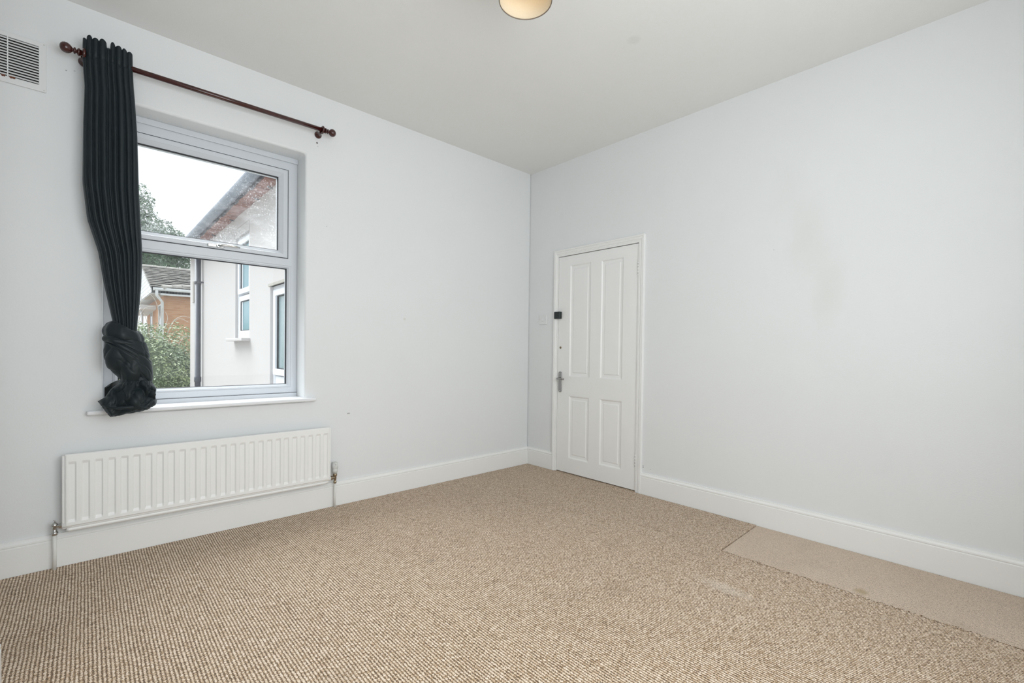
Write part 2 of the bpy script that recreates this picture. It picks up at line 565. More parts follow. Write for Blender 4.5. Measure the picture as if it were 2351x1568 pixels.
# mitred outer corner block
cb.prism([(BX, BY0), (BX + 0.018, BY0), (BX + 0.018, BY0 + 0.018), (BX, BY0 + 0.018)], 2, -0.012, 0.131)
cb.prism([(BX, BY0), (BX + 0.0155, BY0), (BX + 0.0155, BY0 + 0.0155), (BX, BY0 + 0.0155)], 2, 0.131, 0.139)
cb.prism([(BX, BY0), (BX + 0.017, BY0), (BX + 0.017, BY0 + 0.017), (BX, BY0 + 0.017)], 2, 0.139, 0.149)
cb.prism([(BX, BY0), (BX + 0.011, BY0), (BX + 0.011, BY0 + 0.011), (BX, BY0 + 0.011)], 2, 0.149, 0.163)
cb.build('baseboard_chimney', GLOSSW, kind='structure')
MB().prism([(RX0 + t, z) for t, z in SK], 1, -0.018, BY0 + 0.018).build('baseboard_alcove', GLOSSW, kind='structure')
MB().prism([(RY0 + t, z) for t, z in SK], 0, RX0, -0.018).build('baseboard_rear', GLOSSW, kind='structure')

# rear window added to hold the fill light (unseen, behind the camera)
w2 = thing('added_rear_window', ((RW[0] + RW[1]) / 2, RY0 - 0.15, RW[2]), kind='structure')
ring_frame(MB(), 1, RY0 - 0.12, RY0 - 0.19, RW[0], RW[1], RW[2], RW[3], 0.07, 0.07, 0.07, 0.07).build('frame', UPVC, w2)
MB().box((-2.365, RY0 - 0.12, RW[2] + 0.07), (-2.295, RY0 - 0.19, RW[3] - 0.07)).build('mullion', UPVC, w2)
for a, b in ((RW[0] + 0.07, -2.365), (-2.295, RW[1] - 0.07)):
    MB().box((a, RY0 - 0.150, RW[2] + 0.07), (b, RY0 - 0.156, RW[3] - 0.07)).build('pane', GLASS_LOW, w2)

# ------------------------------------------------------------------ carpets
def ragged(y0, y1, n, x, amp):
    pts = []
    for i in range(n + 1):
        y = y0 + (y1 - y0) * i / n
        t = i / n
        pts.append((x + amp * (random.random() - 0.5) - 0.012 * math.sin(3.1 * t) , y))
    return pts
EDGE = [(-0.574, -2.116)] + ragged(-2.125, -3.732, 190, -0.578, 0.014)
out = [(RX0 + 0.02, -0.021), (-0.021, -0.021), (-0.021, -0.36), (0.03, -0.372), (0.03, -1.211), (-0.021, -1.214), (-0.021, -2.107)] + EDGE
out += [(RX0 + 0.02, -3.732), (RX0 + 0.02, BY1 + 0.0), (BX + 0.021, BY1 + 0.0), (BX + 0.021, BY0 + 0.021), (RX0 + 0.02, BY0 + 0.021)]
carpet = MB().prism(out, 2, -0.0115, 0.0).build('carpet', CARPET)
tag(carpet, 'brown looped rib carpet covering most of the room floor', 'carpet')
patch = MB().prism([(-0.021, -2.111), (-0.0215, -3.73), (-0.600, -3.73), (-0.596, -2.121)], 2, -0.0115, -0.0035).build('carpet_patch', PATCH)
tag(patch, 'pale beige flat-weave carpet strip along the skirting of the right wall', 'carpet')
# frayed yarn tufts along the cut edge
fr = MB()
for (x, y) in EDGE[2::1]:
    for k in range(3):
        yy = y + random.uniform(-0.005, 0.005)
        L = random.uniform(0.008, 0.022)
        a = random.uniform(-0.9, 0.9)
        p0 = Vector((x - 0.002, yy, -0.001))
        p1 = p0 + Vector((L * 0.5 * math.cos(a), L * 0.5 * math.sin(a), 0.002))
        p2 = p0 + Vector((L * math.cos(a), L * math.sin(a), -0.002))
        fr.tube([p0, p1, p2], [0.0016, 0.0014, 0.0008], 4)
fr.build('frayed_edge', CARPET, carpet, kind='stuff')

# ------------------------------------------------------------------ window_1
YF = 0.158                        # front face of the frame
w1 = thing('window_1', ((WX0 + WX1) / 2, YF, WZ0), kind='structure')
FX0, FX1, FZ0, FZ1 = WX0, WX1, 0.790, WZ1
SX0, SX1, SZ0, SZ1 = -3.049, -2.163, 1.703, 2.301     # opening top sash, outer
GX0, GX1, GZ0, GZ1 = -2.990, -2.222, 1.752, 2.245     # glass of the sash
LX0, LX1, LZ0, LZ1 = -3.045, -2.167, 0.850, 1.636     # lower fixed glass
holed_slab(MB(), 1, YF, YF + 0.07, FX0, FX1, FZ0, FZ1, [(LX0 - 0.022, LX1 + 0.022, LZ0 - 0.020, LZ1 + 0.016), (SX0, SX1, SZ0, SZ1)]).build('frame', UPVC, w1, bevel=0.004)
# head packer strip above the frame
MB().box((FX0, YF - 0.012, 2.352), (FX1, YF, FZ1)).build('head_trim', UPVC, w1, bevel=0.003)
MB().box((FX0, YF - 0.010, WZ0 - 0.004), (FX1, YF + 0.06, FZ0 - 0.0015)).build('cill_packer', UPVC, w1, bevel=0.003)
# opening sash: chamfered profile
def chamfer_frame(name, parent, o, i, yo, ystep, yi, yb, material):
    """frame from outer rect o to inner rect i with a sloped inner bead; rect=(x0,x1,z0,z1)"""
    mb = MB()
    m_ = tuple(a + (b - a) * 0.52 for a, b in zip(o, i))
    def rect(r, y):
        return [(r[0], y, r[2]), (r[1], y, r[2]), (r[1], y, r[3]), (r[0], y, r[3])]
    rings = [rect(o, yb), rect(o, yo + 0.003), rect(tuple(a + (b - a) * 0.06 for a, b in zip(o, i)), yo), rect(m_, yo), rect(tuple(a + (b - a) * 0.56 for a, b in zip(o, i)), ystep), rect(i, yi), rect(i, yb)]
    V = [p for r in rings for p in r]
    Fc = []
    n = len(rings)
    for k in range(n):
        k2 = (k + 1) % n
        for s in range(4):
            s2 = (s + 1) % 4
            Fc.append((k * 4 + s, k * 4 + s2, k2 * 4 + s2, k2 * 4 + s))
    mb.add(V, Fc)
    return mb.build(name, material, parent)
sash = chamfer_frame('sash', w1, (SX0 + 0.0045, SX1 - 0.0045, SZ0 + 0.003, SZ1 - 0.0045), (GX0, GX1, GZ0, GZ1), YF - 0.008, YF - 0.005, YF + 0.014, YF + 0.07, UPVC)
ring_frame(MB(), 1, YF + 0.001, YF + 0.05, SX0 - 0.0005, SX1 + 0.0005, SZ0 - 0.0005, SZ1 + 0.0005, 0.0048, 0.0048, 0.0034, 0.0048).build('sash_gasket', GASKET, w1)
ring_frame(MB(), 1, YF + 0.0145, YF + 0.032, GX0 - 0.002, GX1 + 0.002, GZ0 - 0.002, GZ1 + 0.002, 0.0065, 0.0065, 0.0040, 0.0065).build('glazing_gasket', GASKET, w1)
MB().box((GX0 - 0.002, YF + 0.026, GZ0 - 0.002), (GX1 + 0.002, YF + 0.030, GZ1 + 0.002)).build('pane', GLASS_TOP, w1)
chamfer_frame('glazing_bead', w1, (LX0 - 0.023, LX1 + 0.023, LZ0 - 0.021, LZ1 + 0.017), (LX0, LX1, LZ0, LZ1), YF + 0.001, YF + 0.003, YF + 0.014, YF + 0.06, UPVC)
ring_frame(MB(), 1, YF + 0.0145, YF + 0.032, LX0 - 0.002, LX1 + 0.002, LZ0 - 0.002, LZ1 + 0.002, 0.0065, 0.0075, 0.0040, 0.0065).build('glazing_gasket', GASKET, w1)
MB().box((LX0 - 0.002, YF + 0.026, LZ0 - 0.002), (LX1 + 0.002, YF + 0.030, LZ1 + 0.002)).build('pane', GLASS_LOW, w1)
# espagnolette handle on the sash bottom rail
hx, hz, hy = -2.585, 1.7215, YF - 0.008
hd = MB()
hd.box((hx - 0.045, hy - 0.012, hz - 0.011), (hx + 0.045, hy, hz + 0.011))
WHCH = mat('bright_satin_metal', (0.66, 0.66, 0.65), 0.3, 1.0)
hbase = hd.build('handle', WHCH, w1, bevel=0.006, segs=3)
MB().lathe([(0, 0.012), (0.012, 0.012), (0.016, 0.010)], (hx + 0.012, hy - 0.010, hz), (0, -1, 0), 16).build('boss', WHCH, hbase)
MB().lathe([(0, 0.005), (0.002, 0.005)], (hx + 0.012, hy - 0.0255, hz), (0, -1, 0), 12).build('keyhole', BLACKP, hbase)
MB().tube([(hx + 0.014, hy - 0.022, hz), (hx + 0.035, hy - 0.030, hz + 0.004), (hx + 0.065, hy - 0.036, hz + 0.006), (hx + 0.10, hy - 0.036, hz + 0.004), (hx + 0.125, hy - 0.033, hz + 0.001)], [0.009, 0.0085, 0.008, 0.007, 0.004], 10).build('lever', WHCH, hbase)
# window board
sb = MB()
sb.box((WX0, -0.012, WZ0 - 0.022), (WX1, YF + 0.03, WZ0))
sb.box((-3.172, -0.042, WZ0 - 0.022), (-2.037, 0.0, WZ0))
sb.build('window_sill', SILLW, w1, bevel=0.007, segs=3)

# ------------------------------------------------------------------ door_1
d1 = thing('door_1', (0.0, (DY0 + DY1) / 2, 0.0), kind='structure')
LY0, LY1, LZB, LZT = -1.2035, -0.3755, 0.007, 1.947
FXD = 0.001                         # room face of the leaf
PAN = [(-0.742, -0.508, 0.868, 1.864), (-1.068, -0.846, 0.868, 1.862), (-0.740, -0.512, 0.136, 0.699), (-1.070, -0.849, 0.142, 0.700)]
leaf = holed_slab(MB(), 0, FXD, FXD + 0.036, LY0, LY1, LZB, LZT, PAN).build('leaf', GLOSSW, d1, bevel=0.0015)
for (a, b, c, d) in PAN:
    mb = MB()
    prof = [(0.0, 0.0), (0.005, 0.001), (0.013, 0.009), (0.034, 0.0105), (0.042, 0.006)]
    rings = []
    for (ins, dep) in prof:
        rings.append([(FXD + dep, a + ins, c + ins), (FXD + dep, b - ins, c + ins), (FXD + dep, b - ins, d - ins), (FXD + dep, a + ins, d - ins)])
    back = [(FXD + 0.03, a, c), (FXD + 0.03, b, c), (FXD + 0.03, b, d), (FXD + 0.03, a, d)]
    V = back + [p for r in rings for p in r]
    Fc = [(3, 2, 1, 0)]
    n = len(rings) + 1
    for k in range(n - 1):
        for s in range(4):
            s2 = (s + 1) % 4
            Fc.append((k * 4 + s, k * 4 + s2, (k + 1) * 4 + s2, (k + 1) * 4 + s))
    Fc.append(tuple((n - 1) * 4 + s for s in range(4)))
    mb.add(V, Fc)
    mb.build('panel', GLOSSW, leaf)
# lining with stops (behind the leaf)
dj = MB()
for (a, b) in ((DY0, DY0 + 0.004), (DY1 - 0.003, DY1)):
    dj.box((0.0, a, -0.012), (0.14, b, DZ1))
dj.box((0.0, DY0, DZ1 - 0.004), (0.14, DY1, DZ1))
dj.box((0.040, DY0, -0.012), (0.055, DY0 + 0.02, DZ1)).box((0.040, DY1 - 0.02, -0.012), (0.055, DY1, DZ1)).box((0.040, DY0, DZ1 - 0.02), (0.055, DY1, DZ1))
dj.build('door_lining', GLOSSW, d1)
# architrave: three pieces, ogee profile  (u = distance from opening edge, t = projection)
AP = [(0.0, 0.0), (0.0, 0.010), (0.010, 0.010), (0.013, 0.013), (0.017, 0.013), (0.020, 0.010), (0.026, 0.016), (0.036, 0.019), (0.042, 0.016), (0.044, 0.021), (0.054, 0.021), (0.056, 0.018), (0.056, 0.0)]
AR = [(u * 0.95, t) for u, t in AP]
MB().prism([(-t, DY0 - u + 0.004) for u, t in AR], 2, -0.010, DZ1 + 0.05).build('architrave', GLOSSW, d1)
AL = [(u * 0.72, t) for u, t in AP]
MB().prism([(-t, DY1 + u - 0.004) for u, t in AL], 2, -0.010, DZ1 + 0.05).build('architrave', GLOSSW, d1)
AT = [(u * 1.05, t) for u, t in AP]
MB().prism([(-t - 0.0004, DZ1 + u - 0.005) for u, t in AT], 1, DY0 - 0.049, DY1 + 0.036).build('architrave', GLOSSW, d1)
# hinges
for zc in (1.749, 0.238):
    hg = MB()
    hg.lathe([(-0.052, 0.003), (-0.050, 0.0055), (0.050, 0.0055), (0.052, 0.003)], (-0.004, LY0 - 0.001, zc), (0, 0, 1), 10)
    hg.box((-0.0015, LY0 + 0.001, zc - 0.050), (0.0015, LY0 + 0.013, zc + 0.050))
    h_ = hg.build('hinge', GLOSSW, d1)
    kn = MB()
    for dz in (-0.036, -0.012, 0.012, 0.036):
        kn.lathe([(-0.0016, 0.0060), (0.0016, 0.0060)], (-0.004, LY0 - 0.001, zc + dz), (0, 0, 1), 10)
    kn.build('knuckle_gap', mat('dark_hinge_gap', (0.07, 0.065, 0.06), 0.6), h_)
# lever handle
hp = thing('handle', (0, -0.411, 0.72))
hp.parent = d1
hp.location = Vector((0, -0.411, 0.72)) - d1.location
pl = MB()
prof = []
for k in range(13):
    a = math.pi * k / 12
    prof.append((-0.411 + 0.0185 * math.cos(a), 0.893 + 0.0185 * math.sin(a)))
for k in range(13):
    a = math.pi + math.pi * k / 12
    prof.append((-0.411 + 0.0185 * math.cos(a), 0.741 + 0.0185 * math.sin(a)))
pl.prism(prof, 0, FXD, FXD - 0.009)
pl.build('backplate', CHROME, hp, bevel=0.003, segs=3)
MB().tube([(-0.008, -0.411, 0.848), (-0.035, -0.411, 0.848), (-0.048, -0.414, 0.848), (-0.052, -0.428, 0.848), (-0.052, -0.455, 0.847), (-0.050, -0.492, 0.846)], [0.0095, 0.0085, 0.0085, 0.0085, 0.0088, 0.0085], 14).build('lever', CHROME, hp)
sc = MB()
for zz in (0.895, 0.738):
    sc.lathe([(0, 0.0045), (0.0015, 0.0040)], (FXD - 0.009, -0.411, zz), (-1, 0, 0), 10)
sc.build('screw', OLDCHROME, hp)
# cylinder lock above the handle
lk = MB().lathe([(0, 0.011), (0.003, 0.011), (0.004, 0.009)], (FXD, -0.408, 1.128), (-1, 0, 0), 18).build('lock_cylinder', BRASS, d1)
MB().box((FXD - 0.0046, -0.4095, 1.121), (FXD - 0.0038, -0.4065, 1.134)).build('keyhole', BLACKP, lk)

sens = thing('door_sensor', (-0.002, -0.385, 1.39), 'small black square box fixed at the opening edge of the white door', 'sensor')
MB().box((FXD, -0.418, 1.389), (-0.034, -0.352, 1.453)).build('casing', BLACKP, sens, bevel=0.004, segs=3)
MB().box((-0.034, -0.413, 1.394), (-0.037, -0.357, 1.448)).build('cover', BLACKP, sens, bevel=0.002)

sw = thing('light_switch', (0, -0.187, 1.345), 'flat white square light switch between the room corner and the door', 'light switch')
MB().box((0, -0.236, 1.345), (-0.009, -0.138, 1.435)).build('faceplate', PLASTW, sw, bevel=0.003, segs=3)
MB().prism([(-0.0085, 1.372), (-0.014, 1.374), (-0.0095, 1.408), (-0.0085, 1.408)], 1, -0.199, -0.175).build('rocker', PLASTW, sw)
for yy in (-0.222, -0.152):
    MB().lathe([(0, 0.0035), (0.001, 0.0030)], (-0.009, yy, 1.39), (-1, 0, 0), 10).build('screw', PLASTG, sw)

# ------------------------------------------------------------------ radiator
rad = thing('radiator', (-2.605, -0.05, 0.19), 'white ribbed panel radiator under the window', 'radiator')
rx0, rx1, rz0, rz1 = -3.252, -1.960, 0.206, 0.563
yf = -0.078
xs = [rx0, rx0 + 0.004]
cen = [-3.226 + (-1.990 + 3.226) * k / 25 for k in range(26)]
xr = []
for c in cen:
    xr += [(c - 0.0165, 0), (c - 0.0105, 1), (c + 0.0105, 1), (c + 0.0165, 0)]
cols = [(rx0, -1), (rx0 + 0.002, -0.5), (rx0 + 0.006, 0)] + xr + [(rx1 - 0.006, 0), (rx1 - 0.002, -0.5), (rx1, -1)]
zr = [(rz0, -1), (rz0 + 0.002, -0.5), (rz0 + 0.006, 0), (0.226, 0), (0.233, 0.5), (0.241, 1), (0.512, 1), (0.519, 0.5), (0.526, 0), (rz1 - 0.006, 0), (rz1 - 0.002, -0.5), (rz1, -1)]
rows = []
for (zz, zt) in zr:
    r = []
    for (xx, xt) in cols:
        if zt < 0 or xt < 0:
            k = min(zt, xt)
            y = yf + 0.012 * (1.0 if k == -1 else 0.25)
        else:
            y = yf + 0.0068 * (zt * xt)
        r.append((xx, y, zz))
    rows.append(r)
fp = MB().grid(rows, smooth=False)
fp.build('front_panel', RADW, rad, fix=False)
bk = MB()
bk.box((-3.262, -0.068, 0.196), (-1.950, -0.036, 0.556))
bk.build('body', RADW, rad, bevel=0.005, segs=3)
lip = MB()
lip.tube([(-3.246, -0.056, 0.192), (-3.235, -0.056, 0.188), (-2.60, -0.056, 0.187), (-1.985, -0.056, 0.187), (-1.962, -0.056, 0.193)], 0.011, 12)
lip.build('bottom_seam', RADW, rad)
MB().lathe([(0, 0.013), (0.03, 0.015), (0.055, 0.004)], (-3.262, -0.062, 0.213), (1, 0, 0), 14).build('inlet_boss', RADW, rad)
MB().lathe([(0, 0.013), (0.03, 0.015), (0.055, 0.004)], (-1.950, -0.062, 0.211), (-1, 0, 0), 14).build('inlet_boss', RADW, rad)
for xx in (-3.0, -2.2):
    MB().box((xx - 0.02, -0.04, 0.25), (xx + 0.02, -0.002, 0.52)).build('wall_bracket', RADW, rad)

PIPEW = mat('painted_pipe', (0.80, 0.80, 0.77), 0.4, var=0.03, scale=20)
# lockshield valve, left
v1 = thing('lockshield_valve', (-3.288, -0.047, 0.0), 'chrome lockshield valve on a white pipe at the left end of the radiator', 'radiator valve')
vx, vy = -3.288, -0.047
MB().lathe([(0.168, 0.0085), (0.170, 0.0125), (0.184, 0.0130), (0.186, 0.0095), (0.200, 0.0085), (0.212, 0.0095), (0.214, 0.0135), (0.221, 0.0130), (0.229, 0.0070), (0.231, 0.004)], (vx, vy, 0), (0, 0, 1), 16).build('valve_body', OLDCHROME, v1)
MB().tube([(vx, vy, 0.229), (vx + 0.001, vy, 0.238), (vx - 0.001, vy - 0.001, 0.243), (vx - 0.005, vy - 0.002, 0.241)], [0.0022, 0.0022, 0.002, 0.0015], 8).build('spindle', OLDCHROME, v1)
MB().lathe([(0.004, 0.0075), (0.014, 0.0075), (0.0145, 0.0135), (0.0225, 0.0145), (0.0255, 0.0150), (0.026, 0.0150)], (vx, vy - 0.004, 0.212), (1, 0, 0), 6, smooth=False).build('union_nut', OLDCHROME, v1)
MB().tube([(vx, vy, 0.170), (vx, vy + 0.002, 0.08), (vx - 0.001, vy + 0.002, -0.006)], 0.0078, 12).build('pipe', PIPEW, v1)
# thermostatic valve, right
v2 = thing('thermostatic_valve', (-1.913, -0.047, 0.0), 'white-headed thermostatic valve with brass body at the right end of the radiator', 'radiator valve')
vx = -1.913
MB().lathe([(0.166, 0.006), (0.168, 0.0098), (0.180, 0.0103), (0.183, 0.0075), (0.190, 0.0085), (0.200, 0.0100), (0.214, 0.0100), (0.220, 0.0135), (0.232, 0.0140), (0.234, 0.012)], (vx, vy, 0), (0, 0, 1), 16).build('valve_body', BRASS, v2)
MB().lathe([(0.004, 0.008), (0.018, 0.008), (0.019, 0.0135), (0.034, 0.0140), (0.036, 0.012)], (vx, vy - 0.004, 0.209), (-1, 0, 0), 8, smooth=False).build('union_nut', BRASS, v2)
hdm = MB().lathe([(0.234, 0.0125), (0.244, 0.0155), (0.246, 0.0180), (0.262, 0.0190), (0.263, 0.0180), (0.268, 0.0180), (0.308, 0.0185), (0.313, 0.0165), (0.314, 0.010)], (vx, vy, 0), (0, 0, 1), 20)
hdo = hdm.build('thermostat_head', PLASTG, v2)
nt_ = MB()
for k in range(10):
    a = 2 * math.pi * k / 10
    c_, s_ = math.cos(a), math.sin(a)
    nt_.tube([(vx + 0.0178 * c_, vy + 0.0178 * s_, 0.272), (vx + 0.0182 * c_, vy + 0.0182 * s_, 0.306)], 0.0024, 6)
nt_.build('grip_rib', PLASTW, hdo)
MB().box((vx - 0.004, vy - 0.0195, 0.295), (vx - 0.001, vy - 0.017, 0.303)).build('setting_mark', mat('dark_grey_print', (0.15, 0.15, 0.15), 0.6), hdo)
MB().tube([(vx, vy, 0.168), (vx, vy + 0.003, 0.08), (vx, vy + 0.003, -0.006)], 0.0072, 12).build('pipe', PIPEW, v2)

# ------------------------------------------------------------------ wall vent
vent = thing('air_vent', (-3.441, 0, 2.315), 'white louvred air vent high on the window wall beside the curtain pole', 'air vent')
ring_frame(MB(), 1, 0.0, -0.010, -3.568, -3.314, 2.315, 2.549, 0.026, 0.026, 0.030, 0.022).build('frame', PLASTW, vent, bevel=0.003)
MB().box((-3.545, -0.0005, 2.343), (-3.337, 0.0, 2.529)).build('dark_backing', DARKV, vent)
z0, z1 = 2.3455, 2.5265
ns = 14
for k in range(ns):
    zc = z0 + (z1 - z0) * (k + 0.5) / ns
    s_ = MB().prism([(-0.0012, zc + 0.0045), (-0.0085, zc - 0.0042), (-0.0105, zc - 0.0042), (-0.0105, zc - 0.0014), (-0.0040, zc + 0.0052)], 0, -3.543, -3.339)
    s_.build('slat', PLASTW, vent)
MB().box((-3.443, -0.012, z0 - 0.002), (-3.439, -0.0015, z1 + 0.002)).build('divider', PLASTW, vent)
for (a, b) in ((-3.462, -3.448), (-3.436, -3.416)):
    pts = []
    for k in range(12):
        t = 2 * math.pi * k / 12
        pts.append(((a + b) / 2 + (b - a) / 2 * math.cos(t), 2.3425 + (0.004 + 0.0015 * (k % 3)) * math.sin(t)))
    MB().prism([(p[0], p[1]) for p in pts], 1, -0.0104, -0.0098).build('rust_mark', RUST, vent)
for (xx, zz) in ((-3.322, 2.322), (-3.322, 2.540)):
    MB().lathe([(0, 0.003), (0.0012, 0.0025)], (xx, -0.010, zz), (0, -1, 0), 10).build('screw', PLASTG, vent)

# ------------------------------------------------------------------ curtain pole
pole = thing('curtain_pole', (-2.6, -0.085, 2.53), 'dark mahogany curtain pole with ball finials above the window', 'curtain pole')
PY = -0.085
def pz(x):
    return 2.526 + (x + 3.2) * 0.0085
ra = Vector((-3.200, PY, pz(-3.200)))
rb = Vector((-2.000, PY, pz(-2.000)))
MB().lathe([(0, 0.0135), ((rb - ra).length, 0.0135)], ra, rb - ra, 20).build('rod', MAHOG, pole)
FIN = [(0, 0.016), (0.004, 0.018), (0.008, 0.016), (0.011, 0.0085), (0.014, 0.008), (0.017, 0.0155), (0.021, 0.0155), (0.024, 0.0085), (0.027, 0.0095), (0.031, 0.0155), (0.038, 0.0212), (0.046, 0.0242), (0.055, 0.0242), (0.063, 0.0205), (0.069, 0.0140), (0.072, 0.006), (0.0725, 0.001)]
MB().lathe(FIN, ra + Vector((0.005, 0, 0)), (-1, 0, 0.05), 20).build('finial', MAHOG, pole)
MB().lathe(FIN, rb - Vector((0.012, 0, 0)), (1, 0, 0.0), 20).build('finial', MAHOG, pole)
for bx in (-3.180, -2.026):
    zc = pz(bx)
    br = MB()
    br.lathe([(0, 0.023), (0.007, 0.023), (0.012, 0.019), (0.016, 0.012), (0.030, 0.009), (0.055, 0.0105), (0.066, 0.013)], (bx, 0, zc - 0.006), (0, -1, 0), 20)
    b_ = br.build('bracket', MAHOG, pole)
    rg = MB()
    path = [(bx, PY + 0.0195 * math.cos(t), zc + 0.0195 * math.sin(t)) for t in [2 * math.pi * k / 24 for k in range(24)]]
    rg.tube(path, 0.0065, 10, closed=True)
    rg.build('ring', MAHOG, b_)

# ------------------------------------------------------------------ curtain (knotted)
cur = thing('curtain', (-3.03, -0.09, 0.75), 'long black curtain knotted at the bottom beside the window', 'curtain')
def interp(tab, z):
    if z >= tab[0][0]:
        return tab[0][1:]
    for a, b in zip(tab, tab[1:]):
        if z >= b[0]:
            t = (a[0] - z) / (a[0] - b[0])
            t = t * t * (3 - 2 * t) if False else t
            return tuple(p + (q - p) * t for p, q in zip(a[1:], b[1:]))
    return tab[-1][1:]
#        z      xl      xr     depth  pleat  yc
TAB = [(2.602, -3.185, -2.996, 0.026, 0.016, -0.085),
       (2.520, -3.187, -2.995, 0.028, 0.015, -0.085),
       (2.440, -3.183, -2.992, 0.026, 0.015, -0.085),
       (2.370, -3.179, -2.987, 0.028, 0.017, -0.085),
       (2.190, -3.184, -2.977, 0.032, 0.020, -0.085),
       (1.900, -3.187, -2.970, 0.038, 0.022, -0.085),
       (1.720, -3.170, -2.962, 0.040, 0.020, -0.088),
       (1.570, -3.130, -2.956, 0.042, 0.018, -0.090),
       (1.410, -3.109, -2.961, 0.044, 0.015, -0.092),
       (1.300, -3.090, -2.969, 0.044, 0.012, -0.095),
       (1.210, -3.074, -2.977, 0.042, 0.009, -0.098),
       (1.100, -3.068, -2.982, 0.038, 0.006, -0.100)]
VAL = [0.0, 0.085, 0.20, 0.31, 0.455, 0.52, 0.625, 0.755, 0.865, 1.0]
def pleat(s, z):
    s = min(max(s + 0.018 * math.sin(z * 3.1 + s * 4.0), 0.0), 1.0)
    for i in range(len(VAL) - 1):
        if s <= VAL[i + 1] or i == len(VAL) - 2:
            t = (s - VAL[i]) / (VAL[i + 1] - VAL[i])
            hgt = (0.75, 1.0, 0.9, 1.1, 0.45, 1.05, 1.0, 0.95, 0.8)[i]
            return hgt * (max(0.0, math.sin(math.pi * min(max(t, 0), 1))) ** 0.55), i
    return 0.0, 0
NS = 120
rows = []
zs = [2.602, 2.59, 2.57, 2.545, 2.522, 2.517, 2.512, 2.49]
z = 2.46
while z > 1.10:
    zs.append(z)
    z -= 0.03
for z in zs:
    xl, xr_, dp, pa, yc = interp(TAB, z)
    if 2.514 < z < 2.520:
        pa *= 0.72                                   # heading-tape stitch line
    r = []
    for k in range(NS + 1):
        s = k / NS
        e = max(0.0, 1 - abs(2 * s - 1) ** 2.6) ** 0.5
        p, i = pleat(s, z)
        zz = z
        if z > 2.585:
            zz = z + (0.010 * p + (-0.010, 0.004, 0.0, 0.002, -0.022, 0.004, -0.002, -0.004, -0.006)[i]) * (z - 2.585) / 0.017
        r.append((xl + (xr_ - xl) * s + 0.0012 * math.sin(s * 30 + z * 2) * e, yc - dp * e * 0.55 - pa * p * (0.35 + 0.65 * e), zz))
    for k in range(1, 40):
        s = 1 - k / 40
        e = max(0.0, 1 - abs(2 * s - 1) ** 2.6) ** 0.5
        zz = z
        r.append((xl + (xr_ - xl) * s, yc + dp * e * (0.8 + 0.2 * math.sin(s * 38)), zz))
    rows.append(r)
MB().grid(rows, wrap=True).build('drop', FABRIC, cur)

def ridge(x):
    return (abs(math.sin(x))) ** 0.6
def closed_loft(tab, nz, fn, na=72, cap=True):
    """tab rows (z, xl, xr, depth, yc); fn(angle, t)-> radial offset; ends capped by collapsing"""
    rows = []
    za, zb = tab[0][0], tab[-1][0]
    for i in range(nz + 1):
        t = i / nz
        z = za + (zb - za) * t
        xl, xr_, dp, yc = interp(tab, z)
        cx, rx = (xl + xr_) / 2, (xr_ - xl) / 2
        r = []
        for k in range(na):
            a = 2 * math.pi * k / na
            off, dz = fn(a, t)
            r.append((cx + (rx + off) * math.cos(a), yc + (dp + off) * math.sin(a), z + dz))
        rows.append(r)
    return rows
# barrel of the knot with diagonal wraps
KT = [(1.150, -3.095, -2.965, 0.050, -0.100), (1.120, -3.108, -2.950, 0.062, -0.100), (1.083, -3.111, -2.946, 0.068, -0.102), (1.041, -3.110, -2.939, 0.070, -0.104),
      (0.995, -3.094, -2.929, 0.070, -0.104), (0.952, -3.060, -2.918, 0.064, -0.104), (0.925, -3.047, -2.916, 0.058, -0.102), (0.890, -3.052, -2.915, 0.052, -0.100)]
def barrel_fn(a, t):
    d = 0.012 * (ridge(2.0 * a + 7.0 * t) - 0.85)
    d += 0.003 * math.sin(3 * a + 9 * t)
    return d, 0.010 * math.cos(a) * math.sin(math.pi * t)
MB().grid(closed_loft(KT, 70, barrel_fn, 160), wrap=True).build('knot', FABRIC, cur)
# collar: wide roll round the neck, with a second thinner roll under it
def roll(cx, cy, cz, rx, ry, tilt, hr, hv, sag, seed, name):
    rows = []
    NA, NB = 150, 36
    for k in range(NA):
        a = 2 * math.pi * k / NA
        wob = 0.004 * math.sin(3 * a + seed) + 0.0025 * math.sin(7 * a + 2 * seed)
        c = Vector((cx + (rx + wob) * math.cos(a), cy + (ry + wob) * math.sin(a), cz - tilt * math.cos(a) + sag * math.sin(a)))
        rad_ = Vector((math.cos(a), math.sin(a), 0))
        r = []
        for j in range(NB):
            b = 2 * math.pi * j / NB
            rr = hr * math.cos(b)
            vv = hv * math.copysign(abs(math.sin(b)) ** 0.8, math.sin(b))
            vv *= 1 + 0.12 * math.sin(2 * a + seed)
            lean = -0.35 * vv if vv > 0 else -0.05 * vv
            r.append(c + rad_ * (rr + lean) + Vector((0, 0, vv)))
        rows.append(r)
    rows.append(rows[0])
    MB().grid(rows, wrap=True).build(name, FABRIC, cur)
roll(-3.033, -0.102, 1.158, 0.064, 0.058, 0.022, 0.017, 0.040, -0.002, 0.3, 'collar_roll')
roll(-3.032, -0.104, 1.120, 0.076, 0.068, 0.018, 0.010, 0.017, 0.004, 1.7, 'collar_roll')
def smooth_path(P, n=6):
    P = [Vector(p) for p in P]
    outp = []
    for i in range(len(P) - 1):
        p0, p1, p2, p3 = P[max(i - 1, 0)], P[i], P[i + 1], P[min(i + 2, len(P) - 1)]
        for k in range(n):
            t = k / n
            outp.append(0.5 * ((2 * p1) + (-p0 + p2) * t + (2 * p0 - 5 * p1 + 4 * p2 - p3) * t * t + (-p0 + 3 * p1 - 3 * p2 + p3) * t ** 3))
    outp.append(P[-1])
    return outp
